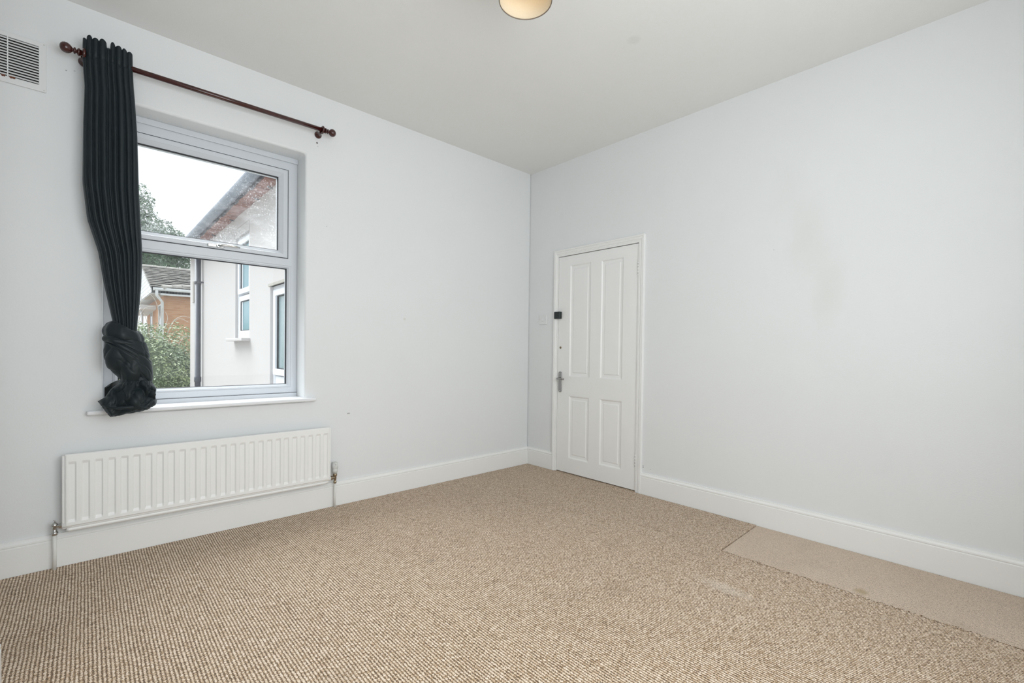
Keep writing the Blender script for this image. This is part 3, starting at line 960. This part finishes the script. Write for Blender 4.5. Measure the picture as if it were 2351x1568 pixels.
# broad wrap running diagonally down to the right over the barrel
rows = []
NA, NV = 180, 60
for j in range(NV + 1):
    v = j / NV
    r = []
    for k in range(NA):
        a = 2 * math.pi * k / NA
        ca, sa = math.cos(a), math.sin(a)
        zu, zl = 1.135 - 0.020 * ca, 0.990 - 0.097 * ca + 0.010 * math.sin(2 * a)
        rxv = 0.080 + 0.010 * math.sin(math.pi * v) - (0.030 * (max(0.0, v - 0.86) / 0.14) ** 2) + 0.004 * ca
        ryv = 0.066 + 0.010 * math.sin(math.pi * v) - (0.026 * (max(0.0, v - 0.86) / 0.14) ** 2)
        cr = -0.006 * math.exp(-((v - 0.30 - 0.08 * ca) / 0.035) ** 2) - 0.009 * math.exp(-((v - 0.62 - 0.12 * sa) / 0.04) ** 2) * (0.5 - 0.5 * ca)
        cx = -3.026 + 0.020 * v * (0.5 + 0.5 * ca) + 0.008 * v
        r.append((cx + (rxv + cr) * ca, -0.104 + (ryv + cr) * sa, zu + (zl - zu) * v))
    rows.append(r)
MB().grid(rows, wrap=True).build('wrap_fold', FABRIC, cur)
# tail: bunched end spread over the sill
BOT = [(0.0, -3.134, 0.822), (0.10, -3.110, 0.786), (0.20, -3.083, 0.740), (0.30, -3.062, 0.742), (0.45, -3.020, 0.750), (0.62, -2.965, 0.757), (0.78, -2.930, 0.770), (0.90, -2.900, 0.786), (1.0, -2.897, 0.806)]
def botpt(s):
    for a, b in zip(BOT, BOT[1:]):
        if s <= b[0]:
            t = (s - a[0]) / (b[0] - a[0])
            return a[1] + (b[1] - a[1]) * t, a[2] + (b[2] - a[2]) * t
    return BOT[-1][1:]
rows = []
NT, NC = 50, 150
for i in range(NT + 1):
    t = i / NT
    r = []
    for k in range(NC + 1):
        s = k / NC
        xb, zb = botpt(s)
        xt = -3.045 + (-2.918 + 3.045) * s
        zt = 0.935 - 0.02 * s
        e = max(0.0, 1 - abs(2 * s - 1) ** 2.4) ** 0.5
        ease = t ** (1.5 - 0.9 * s)
        x = xt + (xb - xt) * ease
        zz = zt + (zb - zt) * t
        fold = 0.016 * (ridge(s * 9 + 3.2 * t + 0.6) - 0.5) + 0.011 * math.sin(s * 11 - 6.0 * t) + 0.009 * (ridge(s * 14 - 8 * t) - 0.5)
        bul = math.sin(math.pi * min(1, t * 0.9)) * 0.022
        y = -0.105 - e * (0.045 + bul) - fold * (0.25 + 0.95 * math.sin(math.pi * min(t * 0.75 + 0.15, 1)))
        if t > 0.93:
            y += (t - 0.93) * 0.25
        r.append((x + 0.004 * math.sin(9 * t + s * 17), min(y, -0.055), zz))
    # back side, in front of the sill edge
    for k in range(1, 40):
        s = 1 - k / 40
        xb, zb = botpt(s)
        xt = -3.045 + (-2.918 + 3.045) * s
        zt = 0.935 - 0.02 * s
        e = max(0.0, 1 - abs(2 * s - 1) ** 2.4) ** 0.5
        r.append((xt + (xb - xt) * t ** (1.5 - 0.9 * s), -0.105 + e * 0.050 * (1 - 0.25 * t), zt + (zb - zt) * t))
    rows.append(r)
tl = MB()
tl.grid(rows, wrap=True)
tl.build('tail', FABRIC, cur)
# rolled hem lying across the tail and the end flap lying on the sill
hp_ = smooth_path([(-3.120, -0.128, 0.806), (-3.085, -0.165, 0.790), (-3.040, -0.178, 0.785), (-2.990, -0.176, 0.790), (-2.945, -0.158, 0.802), (-2.910, -0.128, 0.815)])
MB().tube(hp_, [0.003 + 0.005 * math.sin(math.pi * i / (len(hp_) - 1)) for i in range(len(hp_))], 12).build('hem_fold', FABRIC, cur)
fl = []
for i in range(13):
    t = i / 12
    r = []
    for k in range(15):
        s = k / 14
        r.append((-3.104 + 0.060 * s, 0.005 + 0.045 * s + 0.012 * math.sin(3 * t + 4 * s), 0.768 + 0.140 * t + 0.010 * math.sin(2.5 * s) - 0.03 * t * t * (1 - s)))
    fl.append(r)
fo = MB().grid(fl).build('end_flap', LINING, cur)
so = fo.modifiers.new('thickness', 'SOLIDIFY')
so.thickness = 0.004

# cloth wrinkles: ridged creases running along the pull of the knot
from mathutils import noise as mnoise
def wrinkle(o, amp, ang, lo_f, hi_f, seed):
    me = o.data
    me.calc_loop_triangles()
    ca, sa = math.cos(ang), math.sin(ang)
    nrm = [v.normal.copy() for v in me.vertices]
    for v, n in zip(me.vertices, nrm):
        p = v.co
        q = p.x + p.y * 0.7
        u_, w_ = q * ca + p.z * sa, -q * sa + p.z * ca
        warp = mnoise.noise(Vector((p.x * 9, p.y * 9, p.z * 9 + seed))) * 0.02
        r1 = 1 - abs(mnoise.noise(Vector((u_ * lo_f, (w_ + warp) * hi_f, seed)))) * 2.2
        r2 = 1 - abs(mnoise.noise(Vector((u_ * lo_f * 1.9, (w_ + warp) * hi_f * 2.1, seed + 7)))) * 2.2
        # narrow pinched valleys between soft bulges
        d = -max(0.0, r1) ** 4 - 0.45 * max(0.0, r2) ** 4
        v.co = p + n * (amp * (d + 0.25))
    me.update()
for o in cur.children:
    nm = o.name.split('.')[0]
    if nm == 'wrap_fold':
        wrinkle(o, 0.0036, -0.65, 6, 19, 1.3)
    elif nm == 'knot':
        wrinkle(o, 0.0045, -0.9, 7, 20, 4.1)
    elif nm == 'collar_roll':
        wrinkle(o, 0.0026, -0.25, 5, 26, 2.2)
    elif nm == 'tail':
        wrinkle(o, 0.0055, 0.9, 9, 24, 8.4)

# ------------------------------------------------------------------ ceiling lamp
lamp = thing('ceiling_lamp', (-1.832, -1.80, H), 'small drum-shaded ceiling lamp, lit warm inside, cut by the top of the picture', 'lamp')
LC = (-1.832, -1.80)
SHADE = bpy.data.materials.new('lined_lampshade')
SHADE.use_nodes = True
nt = SHADE.node_tree
b = nt.nodes['Principled BSDF']
tcn = nt.nodes.new('ShaderNodeTexCoord')
nzn = noise(nt, tcn.outputs['Object'], 200, 2)
nt.links.new(mixc(nt, nzn, (0.78, 0.66, 0.48), (0.83, 0.72, 0.55)), b.inputs['Base Color'])
b.inputs['Roughness'].default_value = 0.7
b.inputs['Transmission Weight'].default_value = 0.0
b.inputs['Subsurface Weight'].default_value = 0.0
zb_, zt_ = 2.551, 2.705
sh = MB()
rows = []
for (rr, zz) in ((0.1085, zb_ + 0.002), (0.100, zt_)):
    rows.append([(LC[0] + rr * math.cos(2 * math.pi * k / 64), LC[1] + rr * math.sin(2 * math.pi * k / 64), zz) for k in range(64)])
sh.grid(rows, wrap=True)
so_ = sh.build('shade', SHADE, lamp)
sd = so_.modifiers.new('thickness', 'SOLIDIFY')
sd.thickness = 0.0015
TAUPE = mat('taupe_trim', (0.19, 0.155, 0.12), 0.6)
MB().tube([(LC[0] + 0.1093 * math.cos(2 * math.pi * k / 64), LC[1] + 0.1093 * math.sin(2 * math.pi * k / 64), zb_) for k in range(64)], 0.0019, 8, closed=True).build('rim', TAUPE, lamp)
MB().tube([(LC[0] + 0.1005 * math.cos(2 * math.pi * k / 64), LC[1] + 0.1005 * math.sin(2 * math.pi * k / 64), zt_) for k in range(64)], 0.0017, 8, closed=True).build('top_ring', TAUPE, lamp)
sp_ = MB()
for k in range(3):
    a = 2 * math.pi * k / 3
    sp_.tube([(LC[0] + 0.016 * math.cos(a), LC[1] + 0.016 * math.sin(a), 2.690), (LC[0] + 0.100 * math.cos(a), LC[1] + 0.100 * math.sin(a), zt_)], 0.0015, 6)
sp_.build('spider', PLASTW, lamp)
MB().lathe([(0, 0.045), (0.012, 0.045), (0.022, 0.030), (0.028, 0.008)], (LC[0], LC[1], H), (0, 0, -1), 28).build('ceiling_rose', PLASTW, lamp)
MB().tube([(LC[0], LC[1], 2.775), (LC[0], LC[1], 2.70)], 0.0035, 8).build('flex', PLASTW, lamp)
MB().lathe([(0, 0.012), (0.004, 0.018), (0.035, 0.018), (0.04, 0.014)], (LC[0], LC[1], 2.705), (0, 0, -1), 18).build('lamp_holder', PLASTW, lamp)
BULB = bpy.data.materials.new('warm_bulb')
BULB.use_nodes = True
bn = BULB.node_tree.nodes['Principled BSDF']
bn.inputs['Base Color'].default_value = (1, 0.95, 0.85, 1)
bn.inputs['Emission Color'].default_value = (1.0, 0.72, 0.38, 1)
bn.inputs['Emission Strength'].default_value = 1.6
MB().lathe([(0, 0.012), (0.012, 0.014), (0.03, 0.026), (0.045, 0.030), (0.06, 0.026), (0.072, 0.014), (0.076, 0.002)], (LC[0], LC[1], 2.668), (0, 0, -1), 20).build('bulb', BULB, lamp)
ld = bpy.data.lights.new('bulb_glow', 'POINT')
ld.energy = 0.045
ld.color = (1.0, 0.64, 0.28)
ld.shadow_soft_size = 0.03
lo = bpy.data.objects.new('bulb_glow', ld)
COL.objects.link(lo)
lo.location = (LC[0], LC[1], 2.580)

# ================================================================== outdoors (first-floor view)
GZ = -2.7
RENDERW = mat('cream_render', (0.53, 0.51, 0.505), 0.85, var=0.03, scale=1.5, bump=0.02, bscale=25)
GREYPIPE = mat('dark_grey_pipe', (0.055, 0.062, 0.085), 0.4, var=0.15)
SLATE = mat('blue_grey_slate', (0.18, 0.20, 0.25), 0.55, var=0.35, scale=14)
SOFFIT = mat('red_brown_soffit_tile', (0.30, 0.14, 0.11), 0.8, var=0.4, scale=9)
GUTTER = mat('weathered_grey_gutter', (0.26, 0.30, 0.37), 0.5, var=0.3, scale=12)
CONCR = mat('garden_ground', (0.23, 0.22, 0.19), 0.95, var=0.3, scale=0.8)
FROST = mat('teal_frosted_pane', (0.10, 0.27, 0.33), 0.12, var=0.12, scale=60, spec=0.6)
FROST2 = mat('grey_green_patterned_pane', (0.27, 0.36, 0.38), 0.15, var=0.2, scale=30, spec=0.6)
BLIND = mat('net_curtain', (0.62, 0.66, 0.70), 0.8, var=0.05)
BROWN = mat('dark_bracket', (0.07, 0.07, 0.085), 0.6)
gr = MB().box((-40, 0.3, GZ - 0.2), (40, 70, GZ)).build('ground', CONCR, kind='structure')

# ---- rendered wing of the neighbouring house
wing = thing('rendered_wing', (-1.5, 4.5, GZ), 'cream rendered house wing with dark downpipe seen through the right of the window', 'building')
PX = -1.50
W1 = (4.033, 4.850, 1.222, 2.727)
W2 = (1.90, 3.035, -0.20, 1.845)
YE = 8.99
ws = holed_slab(MB(), 0, PX, PX + 0.3, 0.32, YE, GZ, 3.05, [W1, W2])
ws.build('wall', RENDERW, wing)
eb = MB().box((PX + 0.3, YE - 0.3, GZ), (3.0, YE, 3.05)).box((2.7, 0.32, GZ), (3.0, YE - 0.3, 3.05))
eb.build('wall', RENDERW, wing)
# recessed lintel panel above the narrow window
lp = MB().box((PX - 0.018, W1[0] - 0.02, 2.860), (PX, W1[1] + 0.02, 2.885)).box((PX - 0.018, W1[1], 2.727), (PX, W1[1] + 0.02, 2.860)).box((PX - 0.006, W1[0], 2.727), (PX, W1[1], 2.860))
lp.build('lintel', RENDERW, wing)
MB().box((PX - 0.11, W1[0] - 0.06, 1.180), (PX + 0.04, W1[1] + 0.09, 1.221)).build('stone_sill', RENDERW, wing, bevel=0.006)
NUP = mat('neighbour_white_upvc', (0.80, 0.83, 0.88), 0.35, var=0.01)
xw = PX + 0.036
def win(parent, y0, y1, z0, z1, lights, glass, blind=False):
    fr_ = ring_frame(MB(), 0, xw, xw + 0.06, y0, y1, z0, z1, 0.06, 0.06, 0.06, 0.06).build('window_frame', NUP, parent)
    for (a, b_, opening) in lights:
        ring_frame(MB(), 0, xw - 0.016 if opening else xw + 0.004, xw + 0.05, y0 + 0.045, y1 - 0.045, a, b_, 0.085, 0.085, 0.075, 0.075).build('casement', NUP, fr_, bevel=0.004)
        ring_frame(MB(), 0, xw + 0.006, xw + 0.04, y0 + 0.128, y1 - 0.128, a + 0.073, b_ - 0.073, 0.014, 0.014, 0.012, 0.012).build('glazing_gasket', GASKET, fr_)
        MB().box((xw + 0.022, y0 + 0.12, a + 0.07), (xw + 0.028, y1 - 0.12, b_ - 0.07)).build('pane', glass, fr_)
        if blind:
            MB().box((xw + 0.018, y1 - 0.215, a + 0.08), (xw + 0.0215, y1 - 0.143, b_ - 0.08)).build('blind_edge', BLIND, fr_)
    return fr_
win(wing, W1[0], W1[1], W1[2], W1[3], [(1.262, 1.855, False), (1.885, 2.69, True)], FROST, True)
f2 = win(wing, W2[0], W2[1], W2[2], W2[3], [(0.76, 1.80, True)], FROST2)
MB().box((xw + 0.01, W2[0] + 0.05, W2[2] + 0.05), (xw + 0.05, W2[1] - 0.05, 0.745)).build('door_panel', NUP, f2, bevel=0.006)
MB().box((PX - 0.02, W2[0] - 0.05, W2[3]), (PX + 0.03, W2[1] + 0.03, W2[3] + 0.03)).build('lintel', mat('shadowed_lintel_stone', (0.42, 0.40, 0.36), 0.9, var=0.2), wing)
# soffit: individual red-brown tiles visible from below
SFZ = 3.05
sf0 = None
ny = 42
for k in range(ny):
    ya = 0.4 + (YE + 0.1 - 0.4) * k / ny
    yb = 0.4 + (YE + 0.1 - 0.4) * (k + 1) / ny - 0.010
    dz = random.uniform(-0.008, 0.008)
    dx = random.uniform(-0.012, 0.010)
    MB().box((PX + 0.02, ya, SFZ + dz), (PX - 0.155 + dx, yb, SFZ + 0.016 + dz)).build('soffit_tile', SOFFIT, wing)
bm_ = MB()
bm_.box((PX - 0.16, 0.4, SFZ + 0.010), (PX - 0.17, YE + 0.1, SFZ + 0.05)).build('gap_shadow_strip', BROWN, wing)  # dark strip standing in for the shadow gap between soffit and gutter
prof = []
for k in range(13):
    a = math.pi + math.pi * k / 12
    prof.append((PX - 0.245 + 0.072 * math.cos(a), SFZ + 0.070 + 0.062 * math.sin(a)))
for k in range(13):
    a = 2 * math.pi - math.pi * k / 12
    prof.append((PX - 0.245 + 0.066 * math.cos(a), SFZ + 0.070 + 0.056 * math.sin(a)))
MB().prism([(x, z_) for x, z_ in prof], 1, 0.4, YE + 0.12).build('gutter', GUTTER, wing)
for k, yy in enumerate((1.7, 2.95, 3.55, 4.95, 6.3, 7.6)):
    MB().tube([(PX - 0.005, yy, SFZ - 0.018), (PX - 0.035, yy, SFZ - 0.022), (PX - 0.06, yy, SFZ - 0.004)], 0.011, 8).build('gutter_bracket', BROWN, wing)
# roof slope with slate courses
rf = MB()
ncr = 12
for k in range(ncr):
    a = k / ncr
    b_ = (k + 1) / ncr
    x0, x1 = PX - 0.26 + 2.5 * a, PX - 0.26 + 2.5 * b_ + 0.05
    zz0, zz1 = SFZ + 0.12 + 1.55 * a, SFZ + 0.12 + 1.55 * b_ + 0.03
    rf.prism([(x0, zz0), (x1, zz1), (x1, zz1 + 0.02), (x0, zz0 + 0.03)], 1, 0.4, YE + 0.15)
rf.build('slate_roof', SLATE, wing)
# soil pipe
MB().lathe([(0, 0.050), (3.1, 0.050), (3.105, 0.058), (3.20, 0.058), (3.205, 0.050), (5.72, 0.050)], (PX - 0.075, 7.56, GZ), (0, 0, 1), 18).build('downpipe', GREYPIPE, wing)
for zz in (0.26, 2.33):
    pc = MB().lathe([(-0.03, 0.0575), (0.03, 0.0575)], (PX - 0.075, 7.56, zz), (0, 0, 1), 18)
    pc.box((PX - 0.06, 7.44, zz - 0.015), (PX, 7.465, zz + 0.015)).box((PX - 0.09, 7.44, zz - 0.015), (PX - 0.06, 7.54, zz + 0.015))
    pc.build('pipe_clip', BROWN, wing)
MB().box((PX - 0.02, 8.45, 2.02), (PX, 8.62, 2.45)).build('airbrick', mat('grey_airbrick', (0.45, 0.43, 0.40), 0.9), wing)

# ---- brick house beyond
bh = thing('brick_house', (-0.2, 19, GZ), 'red brick house with mossy tiled roof behind the garden bush', 'building')
def brick_material():
    m, nt, b = newmat('red_brick')
    tc = nt.nodes.new('ShaderNodeTexCoord')
    sepn = nt.nodes.new('ShaderNodeSeparateXYZ')
    nt.links.new(tc.outputs['Object'], sepn.inputs[0])
    cmb = nt.nodes.new('ShaderNodeCombineXYZ')
    nt.links.new(math_node(nt, 'ADD', sepn.outputs[0], sepn.outputs[1]), cmb.inputs[0])
    nt.links.new(sepn.outputs[2], cmb.inputs[1])
    bt = nt.nodes.new('ShaderNodeTexBrick')
    bt.inputs['Scale'].default_value = 1.0
    bt.inputs['Brick Width'].default_value = 0.225
    bt.inputs['Row Height'].default_value = 0.075
    bt.inputs['Mortar Size'].default_value = 0.006
    bt.inputs['Color1'].default_value = (0.56, 0.31, 0.17, 1)
    bt.inputs['Color2'].default_value = (0.48, 0.24, 0.12, 1)
    bt.inputs['Mortar'].default_value = (0.50, 0.36, 0.27, 1)
    nt.links.new(cmb.outputs[0], bt.inputs['Vector'])
    nt.links.new(bt.outputs['Color'], b.inputs['Base Color'])
    b.inputs['Roughness'].default_value = 0.9
    return m
BRICK = brick_material()
TILE = mat('mossy_concrete_tile', (0.40, 0.385, 0.36), 0.9, var=0.6, scale=5)
WHITEB = mat('white_boarding', (0.72, 0.74, 0.76), 0.6, var=0.03)
hx0, hy0, ez = -1.17, 17.0, 2.98
MB().box((hx0, hy0, GZ), (7.0, 23.0, ez)).build('wall', BRICK, bh)
# side windows (dark) on the receding wall
for (ya, yb, za, zb) in ((17.25, 18.5, 0.6, 2.6), (20.6, 21.4, 0.9, 2.5)):
    wf = ring_frame(MB(), 0, hx0 - 0.02, hx0 + 0.02, ya, yb, za, zb, 0.05, 0.05, 0.05, 0.05).build('window', WHITEB, bh)
    MB().box((hx0 - 0.012, ya + 0.05, za + 0.05), (hx0 - 0.006, yb - 0.05, zb - 0.05)).build('pane', mat('dark_glass', (0.05, 0.07, 0.10), 0.1), wf)
# boxed overhanging gable with white boards
gx = -1.55
ridge_y, ridge_z = 20.0, 4.20
for k in range(9):
    a = k / 9
    za, zb = 2.88 + 1.30 * a, 2.88 + 1.30 * (a + 1 / 9) - 0.012
    def yl(zv):
        return 16.72 + (ridge_y - 16.72) * max(0, (zv - 3.06)) / (ridge_z - 3.06)
    ya_, yb_ = yl(za), yl(zb)
    MB().prism([(ya_, za), (2 * ridge_y - ya_, za), (2 * ridge_y - yb_, zb), (yb_, zb)], 0, gx, gx + 0.03).build('gable_board', WHITEB, bh)
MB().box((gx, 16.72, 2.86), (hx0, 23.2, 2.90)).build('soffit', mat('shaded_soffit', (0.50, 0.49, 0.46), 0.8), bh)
# tiled roof: stepped courses
tr_ = MB()
NCR = 13
for k in range(NCR):
    a, b_ = k / NCR, (k + 1) / NCR
    y0_, y1_ = 16.62 + (ridge_y - 16.62) * a + random.uniform(-0.01, 0.01), 16.62 + (ridge_y - 16.62) * b_ + 0.08
    z0_, z1_ = 3.06 + (ridge_z - 3.06) * a, 3.06 + (ridge_z - 3.06) * b_
    x = gx - 0.04
    while x < 2.6:
        dz = random.uniform(-0.008, 0.008)
        tr_.prism([(y0_ - 0.03, z0_ + 0.055 + dz), (y1_, z1_ + dz), (y1_, z1_ + 0.025 + dz), (y0_ - 0.03, z0_ + 0.085 + dz)], 0, x, x + 0.228)
        x += 0.235
tr_.build('tiled_roof', TILE, bh, kind='stuff')
MB().prism([(ridge_y, ridge_z), (24.0, 3.0), (24.0, 2.9), (16.7, 2.9), (16.7, 3.02), (ridge_y, ridge_z)][:5], 0, gx + 0.04, 7.0).build('roof_deck', mat('gap_shade_deck', (0.05, 0.05, 0.05), 0.9), bh)  # deck coloured dark to deepen the shade between tile courses
rt = MB()
x = gx - 0.04
while x < 2.6:
    rt.lathe([(0, 0.085), (0.36, 0.085), (0.361, 0.095), (0.39, 0.095)], (x, ridge_y, ridge_z + 0.0), (1, 0, 0), 10)
    x += 0.40
rt.build('ridge_tiles', TILE, bh)
hp2 = MB()
for k in range(7):
    t0 = k / 7
    p0 = Vector((-1.25, 16.62, 3.08)).lerp(Vector((0.75, 17.55, 3.42)), t0)
    p1 = Vector((-1.25, 16.62, 3.08)).lerp(Vector((0.75, 17.55, 3.42)), t0 + 0.155)
    hp2.tube([p0, p1], [0.095, 0.075], 8)
hp2.build('hip_tiles', TILE, bh)
MB().box((hx0 - 0.12, 16.70, 2.84), (7.0, 16.76, 3.02)).build('fascia', WHITEB, bh)
MB().tube([(gx + 0.05, 16.62, 3.03), (7.0, 16.62, 3.00)], 0.055, 10).build('gutter', WHITEB, bh)
MB().tube([(-1.40, 16.62, 3.0), (-1.40, 16.64, 2.82), (-1.22, 16.92, 2.62), (-1.22, 16.93, GZ)], 0.045, 10).build('downpipe', WHITEB, bh)
MB().tube([(gx + 0.0, 20.2, 2.5), (gx + 0.0, 20.2, GZ)], 0.05, 10).build('porch_post', WHITEB, bh)
MB().prism([(19.4, 2.50), (23.0, 2.40), (23.0, 2.56), (19.4, 2.66)], 0, gx - 0.1, hx0).build('porch_roof', WHITEB, bh)

# ---- foliage
def leaf_mat(name, c0, c1, c2):
    m, nt, b = newmat(name)
    tc = nt.nodes.new('ShaderNodeTexCoord')
    n1 = noise(nt, tc.outputs['Object'], 1.8, 3)
    n2 = noise(nt, tc.outputs['Object'], 17, 3)
    c = mixc(nt, ramp(nt, n1, 0.35, 0.65), c0, c1)
    c = mixc(nt, ramp(nt, n2, 0.5, 0.75), c, c2)
    nt.links.new(c, b.inputs['Base Color'])
    b.inputs['Roughness'].default_value = 0.38
    b.inputs['Specular IOR Level'].default_value = 0.6
    return m
LEAF_B = leaf_mat('bush_leaves', (0.12, 0.21, 0.10), (0.26, 0.33, 0.13), (0.48, 0.52, 0.36))
LEAF_T = leaf_mat('tree_leaves', (0.06, 0.14, 0.07), (0.10, 0.19, 0.09), (0.18, 0.28, 0.15))
BARK = mat('bark', (0.12, 0.10, 0.085), 0.9, var=0.4, scale=8)
TWIG = mat('pale_dry_twig', (0.52, 0.47, 0.42), 0.85, var=0.2)

def foliage(name, lumps, n, size, material, parent, rnd, shell=0.45):
    mb = MB()
    tot = sum(l[3] * l[4] for l in lumps)
    for (cx, cy, cz, rx, rz) in lumps:
        for _ in range(int(n * rx * rz / tot)):
            d = Vector((rnd.gauss(0, 1), rnd.gauss(0, 1), rnd.gauss(0, 1))).normalized()
            if d.y > 0.25 and rnd.random() < 0.8:
                continue
            rr = 1 - shell * rnd.random() ** 1.6 + 0.10 * rnd.random()
            rr *= 1 + 0.10 * math.sin(d.x * 6 + cx) * math.cos(d.z * 7 + cz)
            p = Vector((cx + d.x * rx * rr, cy + d.y * rx * rr, cz + d.z * rz * rr))
            nrm = (d * 0.6 + Vector((rnd.gauss(0, 0.6), rnd.gauss(0, 0.6), rnd.gauss(0.5, 0.6)))).normalized()
            t1 = nrm.orthogonal().normalized()
            t1 = (Matrix.Rotation(rnd.random() * 6.28, 3, nrm) @ t1)
            t2 = nrm.cross(t1)
            s = size * rnd.uniform(0.6, 1.3)
            w = s * 0.42
            mb.add([p - t1 * s * 0.5, p + t2 * w * 0.5 + nrm * s * 0.06, p + t1 * s * 0.5, p - t2 * w * 0.5 + nrm * s * 0.06], [(0, 1, 2), (0, 2, 3)])
    return mb.build(name, material, parent, fix=False)

rnd = random.Random(11)
bush = thing('garden_bush', (-2.2, 11.0, GZ), 'large light green bush with bare twigs in front of the brick house', 'bush')
BL = [(-3.0, 11.2, -0.4, 1.5, 2.1), (-2.2, 10.9, -0.35, 1.3, 2.05), (-1.78, 11.1, -0.42, 1.1, 1.95), (-1.2, 11.4, -0.62, 1.0, 1.70), (-0.6, 11.6, -1.0, 1.0, 1.6), (-2.4, 10.4, -1.4, 1.2, 1.5), (-1.5, 10.5, -1.5, 1.1, 1.5)]
foliage('foliage', BL, 75000, 0.082, LEAF_B, bush, rnd, 0.28)
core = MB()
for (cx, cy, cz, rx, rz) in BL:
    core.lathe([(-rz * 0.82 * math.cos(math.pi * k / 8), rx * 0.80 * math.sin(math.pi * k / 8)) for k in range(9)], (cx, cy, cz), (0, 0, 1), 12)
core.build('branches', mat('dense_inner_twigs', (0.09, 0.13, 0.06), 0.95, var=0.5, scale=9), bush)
tw = MB()
TW = [[(-2.25, 10.6, 1.2), (-2.28, 10.6, 1.6), (-2.18, 10.55, 1.95), (-2.0, 10.5, 2.02)], [(-2.3, 10.6, 1.3), (-2.36, 10.6, 1.75), (-2.25, 10.6, 2.0), (-2.22, 10.6, 2.25)],
      [(-1.95, 10.5, 1.3), (-1.90, 10.5, 1.75), (-1.97, 10.5, 2.15), (-2.12, 10.5, 2.35)], [(-1.93, 10.5, 1.6), (-1.86, 10.5, 1.85), (-1.84, 10.5, 2.0)],
      [(-1.75, 10.5, 1.4), (-1.62, 10.5, 1.7), (-1.45, 10.5, 1.82), (-1.28, 10.5, 1.78)], [(-1.62, 10.5, 1.68), (-1.50, 10.5, 1.76), (-1.33, 10.5, 1.68)],
      [(-1.55, 10.4, 1.1), (-1.42, 10.4, 1.32), (-1.27, 10.4, 1.30), (-1.17, 10.4, 1.12)], [(-2.1, 10.5, 1.4), (-2.14, 10.5, 1.7), (-2.2, 10.5, 1.85)], [(-1.8, 10.5, 1.5), (-1.74, 10.5, 1.75), (-1.78, 10.5, 1.9)]]
for t_ in TW:
    q = smooth_path(t_, 4)
    tw.tube(q, [0.0085 - 0.005 * i / len(q) for i in range(len(q))], 6)
tw.build('twigs', TWIG, bush)

def tree(label, x, y, lumps, n, size, seed):
    t = thing('garden_tree', (x, y, GZ), label, 'tree', 'trees behind the brick house')
    r_ = random.Random(seed)
    foliage('foliage', lumps, n, size, LEAF_T, t, r_, 0.75)
    tk = MB()
    top = Vector((lumps[0][0], lumps[0][1], lumps[0][2]))
    tk.tube(smooth_path([(x, y, GZ), (x + 0.1, y, 0.5), (x - 0.1, y, 3), top]), [0.32 - 0.22 * i / 18 for i in range(19)], 10)
    for (cx, cy, cz, rx, rz) in lumps[1:]:
        tk.tube([(x, y, 3.0), (0.5 * (x + cx), 0.5 * (y + cy), 0.4 * 3.0 + 0.6 * cz - 0.3), (cx, cy, cz)], [0.13, 0.09, 0.03], 8)
        for _ in range(5):
            d = Vector((r_.gauss(0, 1), r_.gauss(0, 1), abs(r_.gauss(0, 1)))).normalized()
            tk.tube([(cx, cy, cz), (cx + d.x * rx * 0.5, cy + d.y * rx * 0.5, cz + d.z * rz * 0.4), (cx + d.x * rx * 0.85, cy + d.y * rx * 0.85, cz + d.z * rz * 0.85)], [0.045, 0.03, 0.012], 5)
    tk.build('trunk', BARK, t)
tree('tall broad green tree rising above the brick house next to the curtain', -2.9, 25, [(-2.9, 25, 6.6, 1.8, 2.6), (-1.9, 25, 6.2, 1.5, 1.9), (-1.3, 25.2, 4.9, 1.1, 1.0), (-3.6, 25.3, 5.0, 1.7, 1.6), (-1.75, 24.6, 7.6, 0.9, 1.1)], 34000, 0.165, 3)
tree('smaller green tree between the tall tree and the rendered wing', -0.1, 29.5, [(-0.2, 29.5, 6.9, 1.1, 1.2), (0.55, 29.5, 6.55, 1.0, 1.0), (0.3, 29.5, 5.4, 1.1, 0.9), (-0.5, 29.7, 6.1, 1.2, 1.3)], 16000, 0.17, 5)
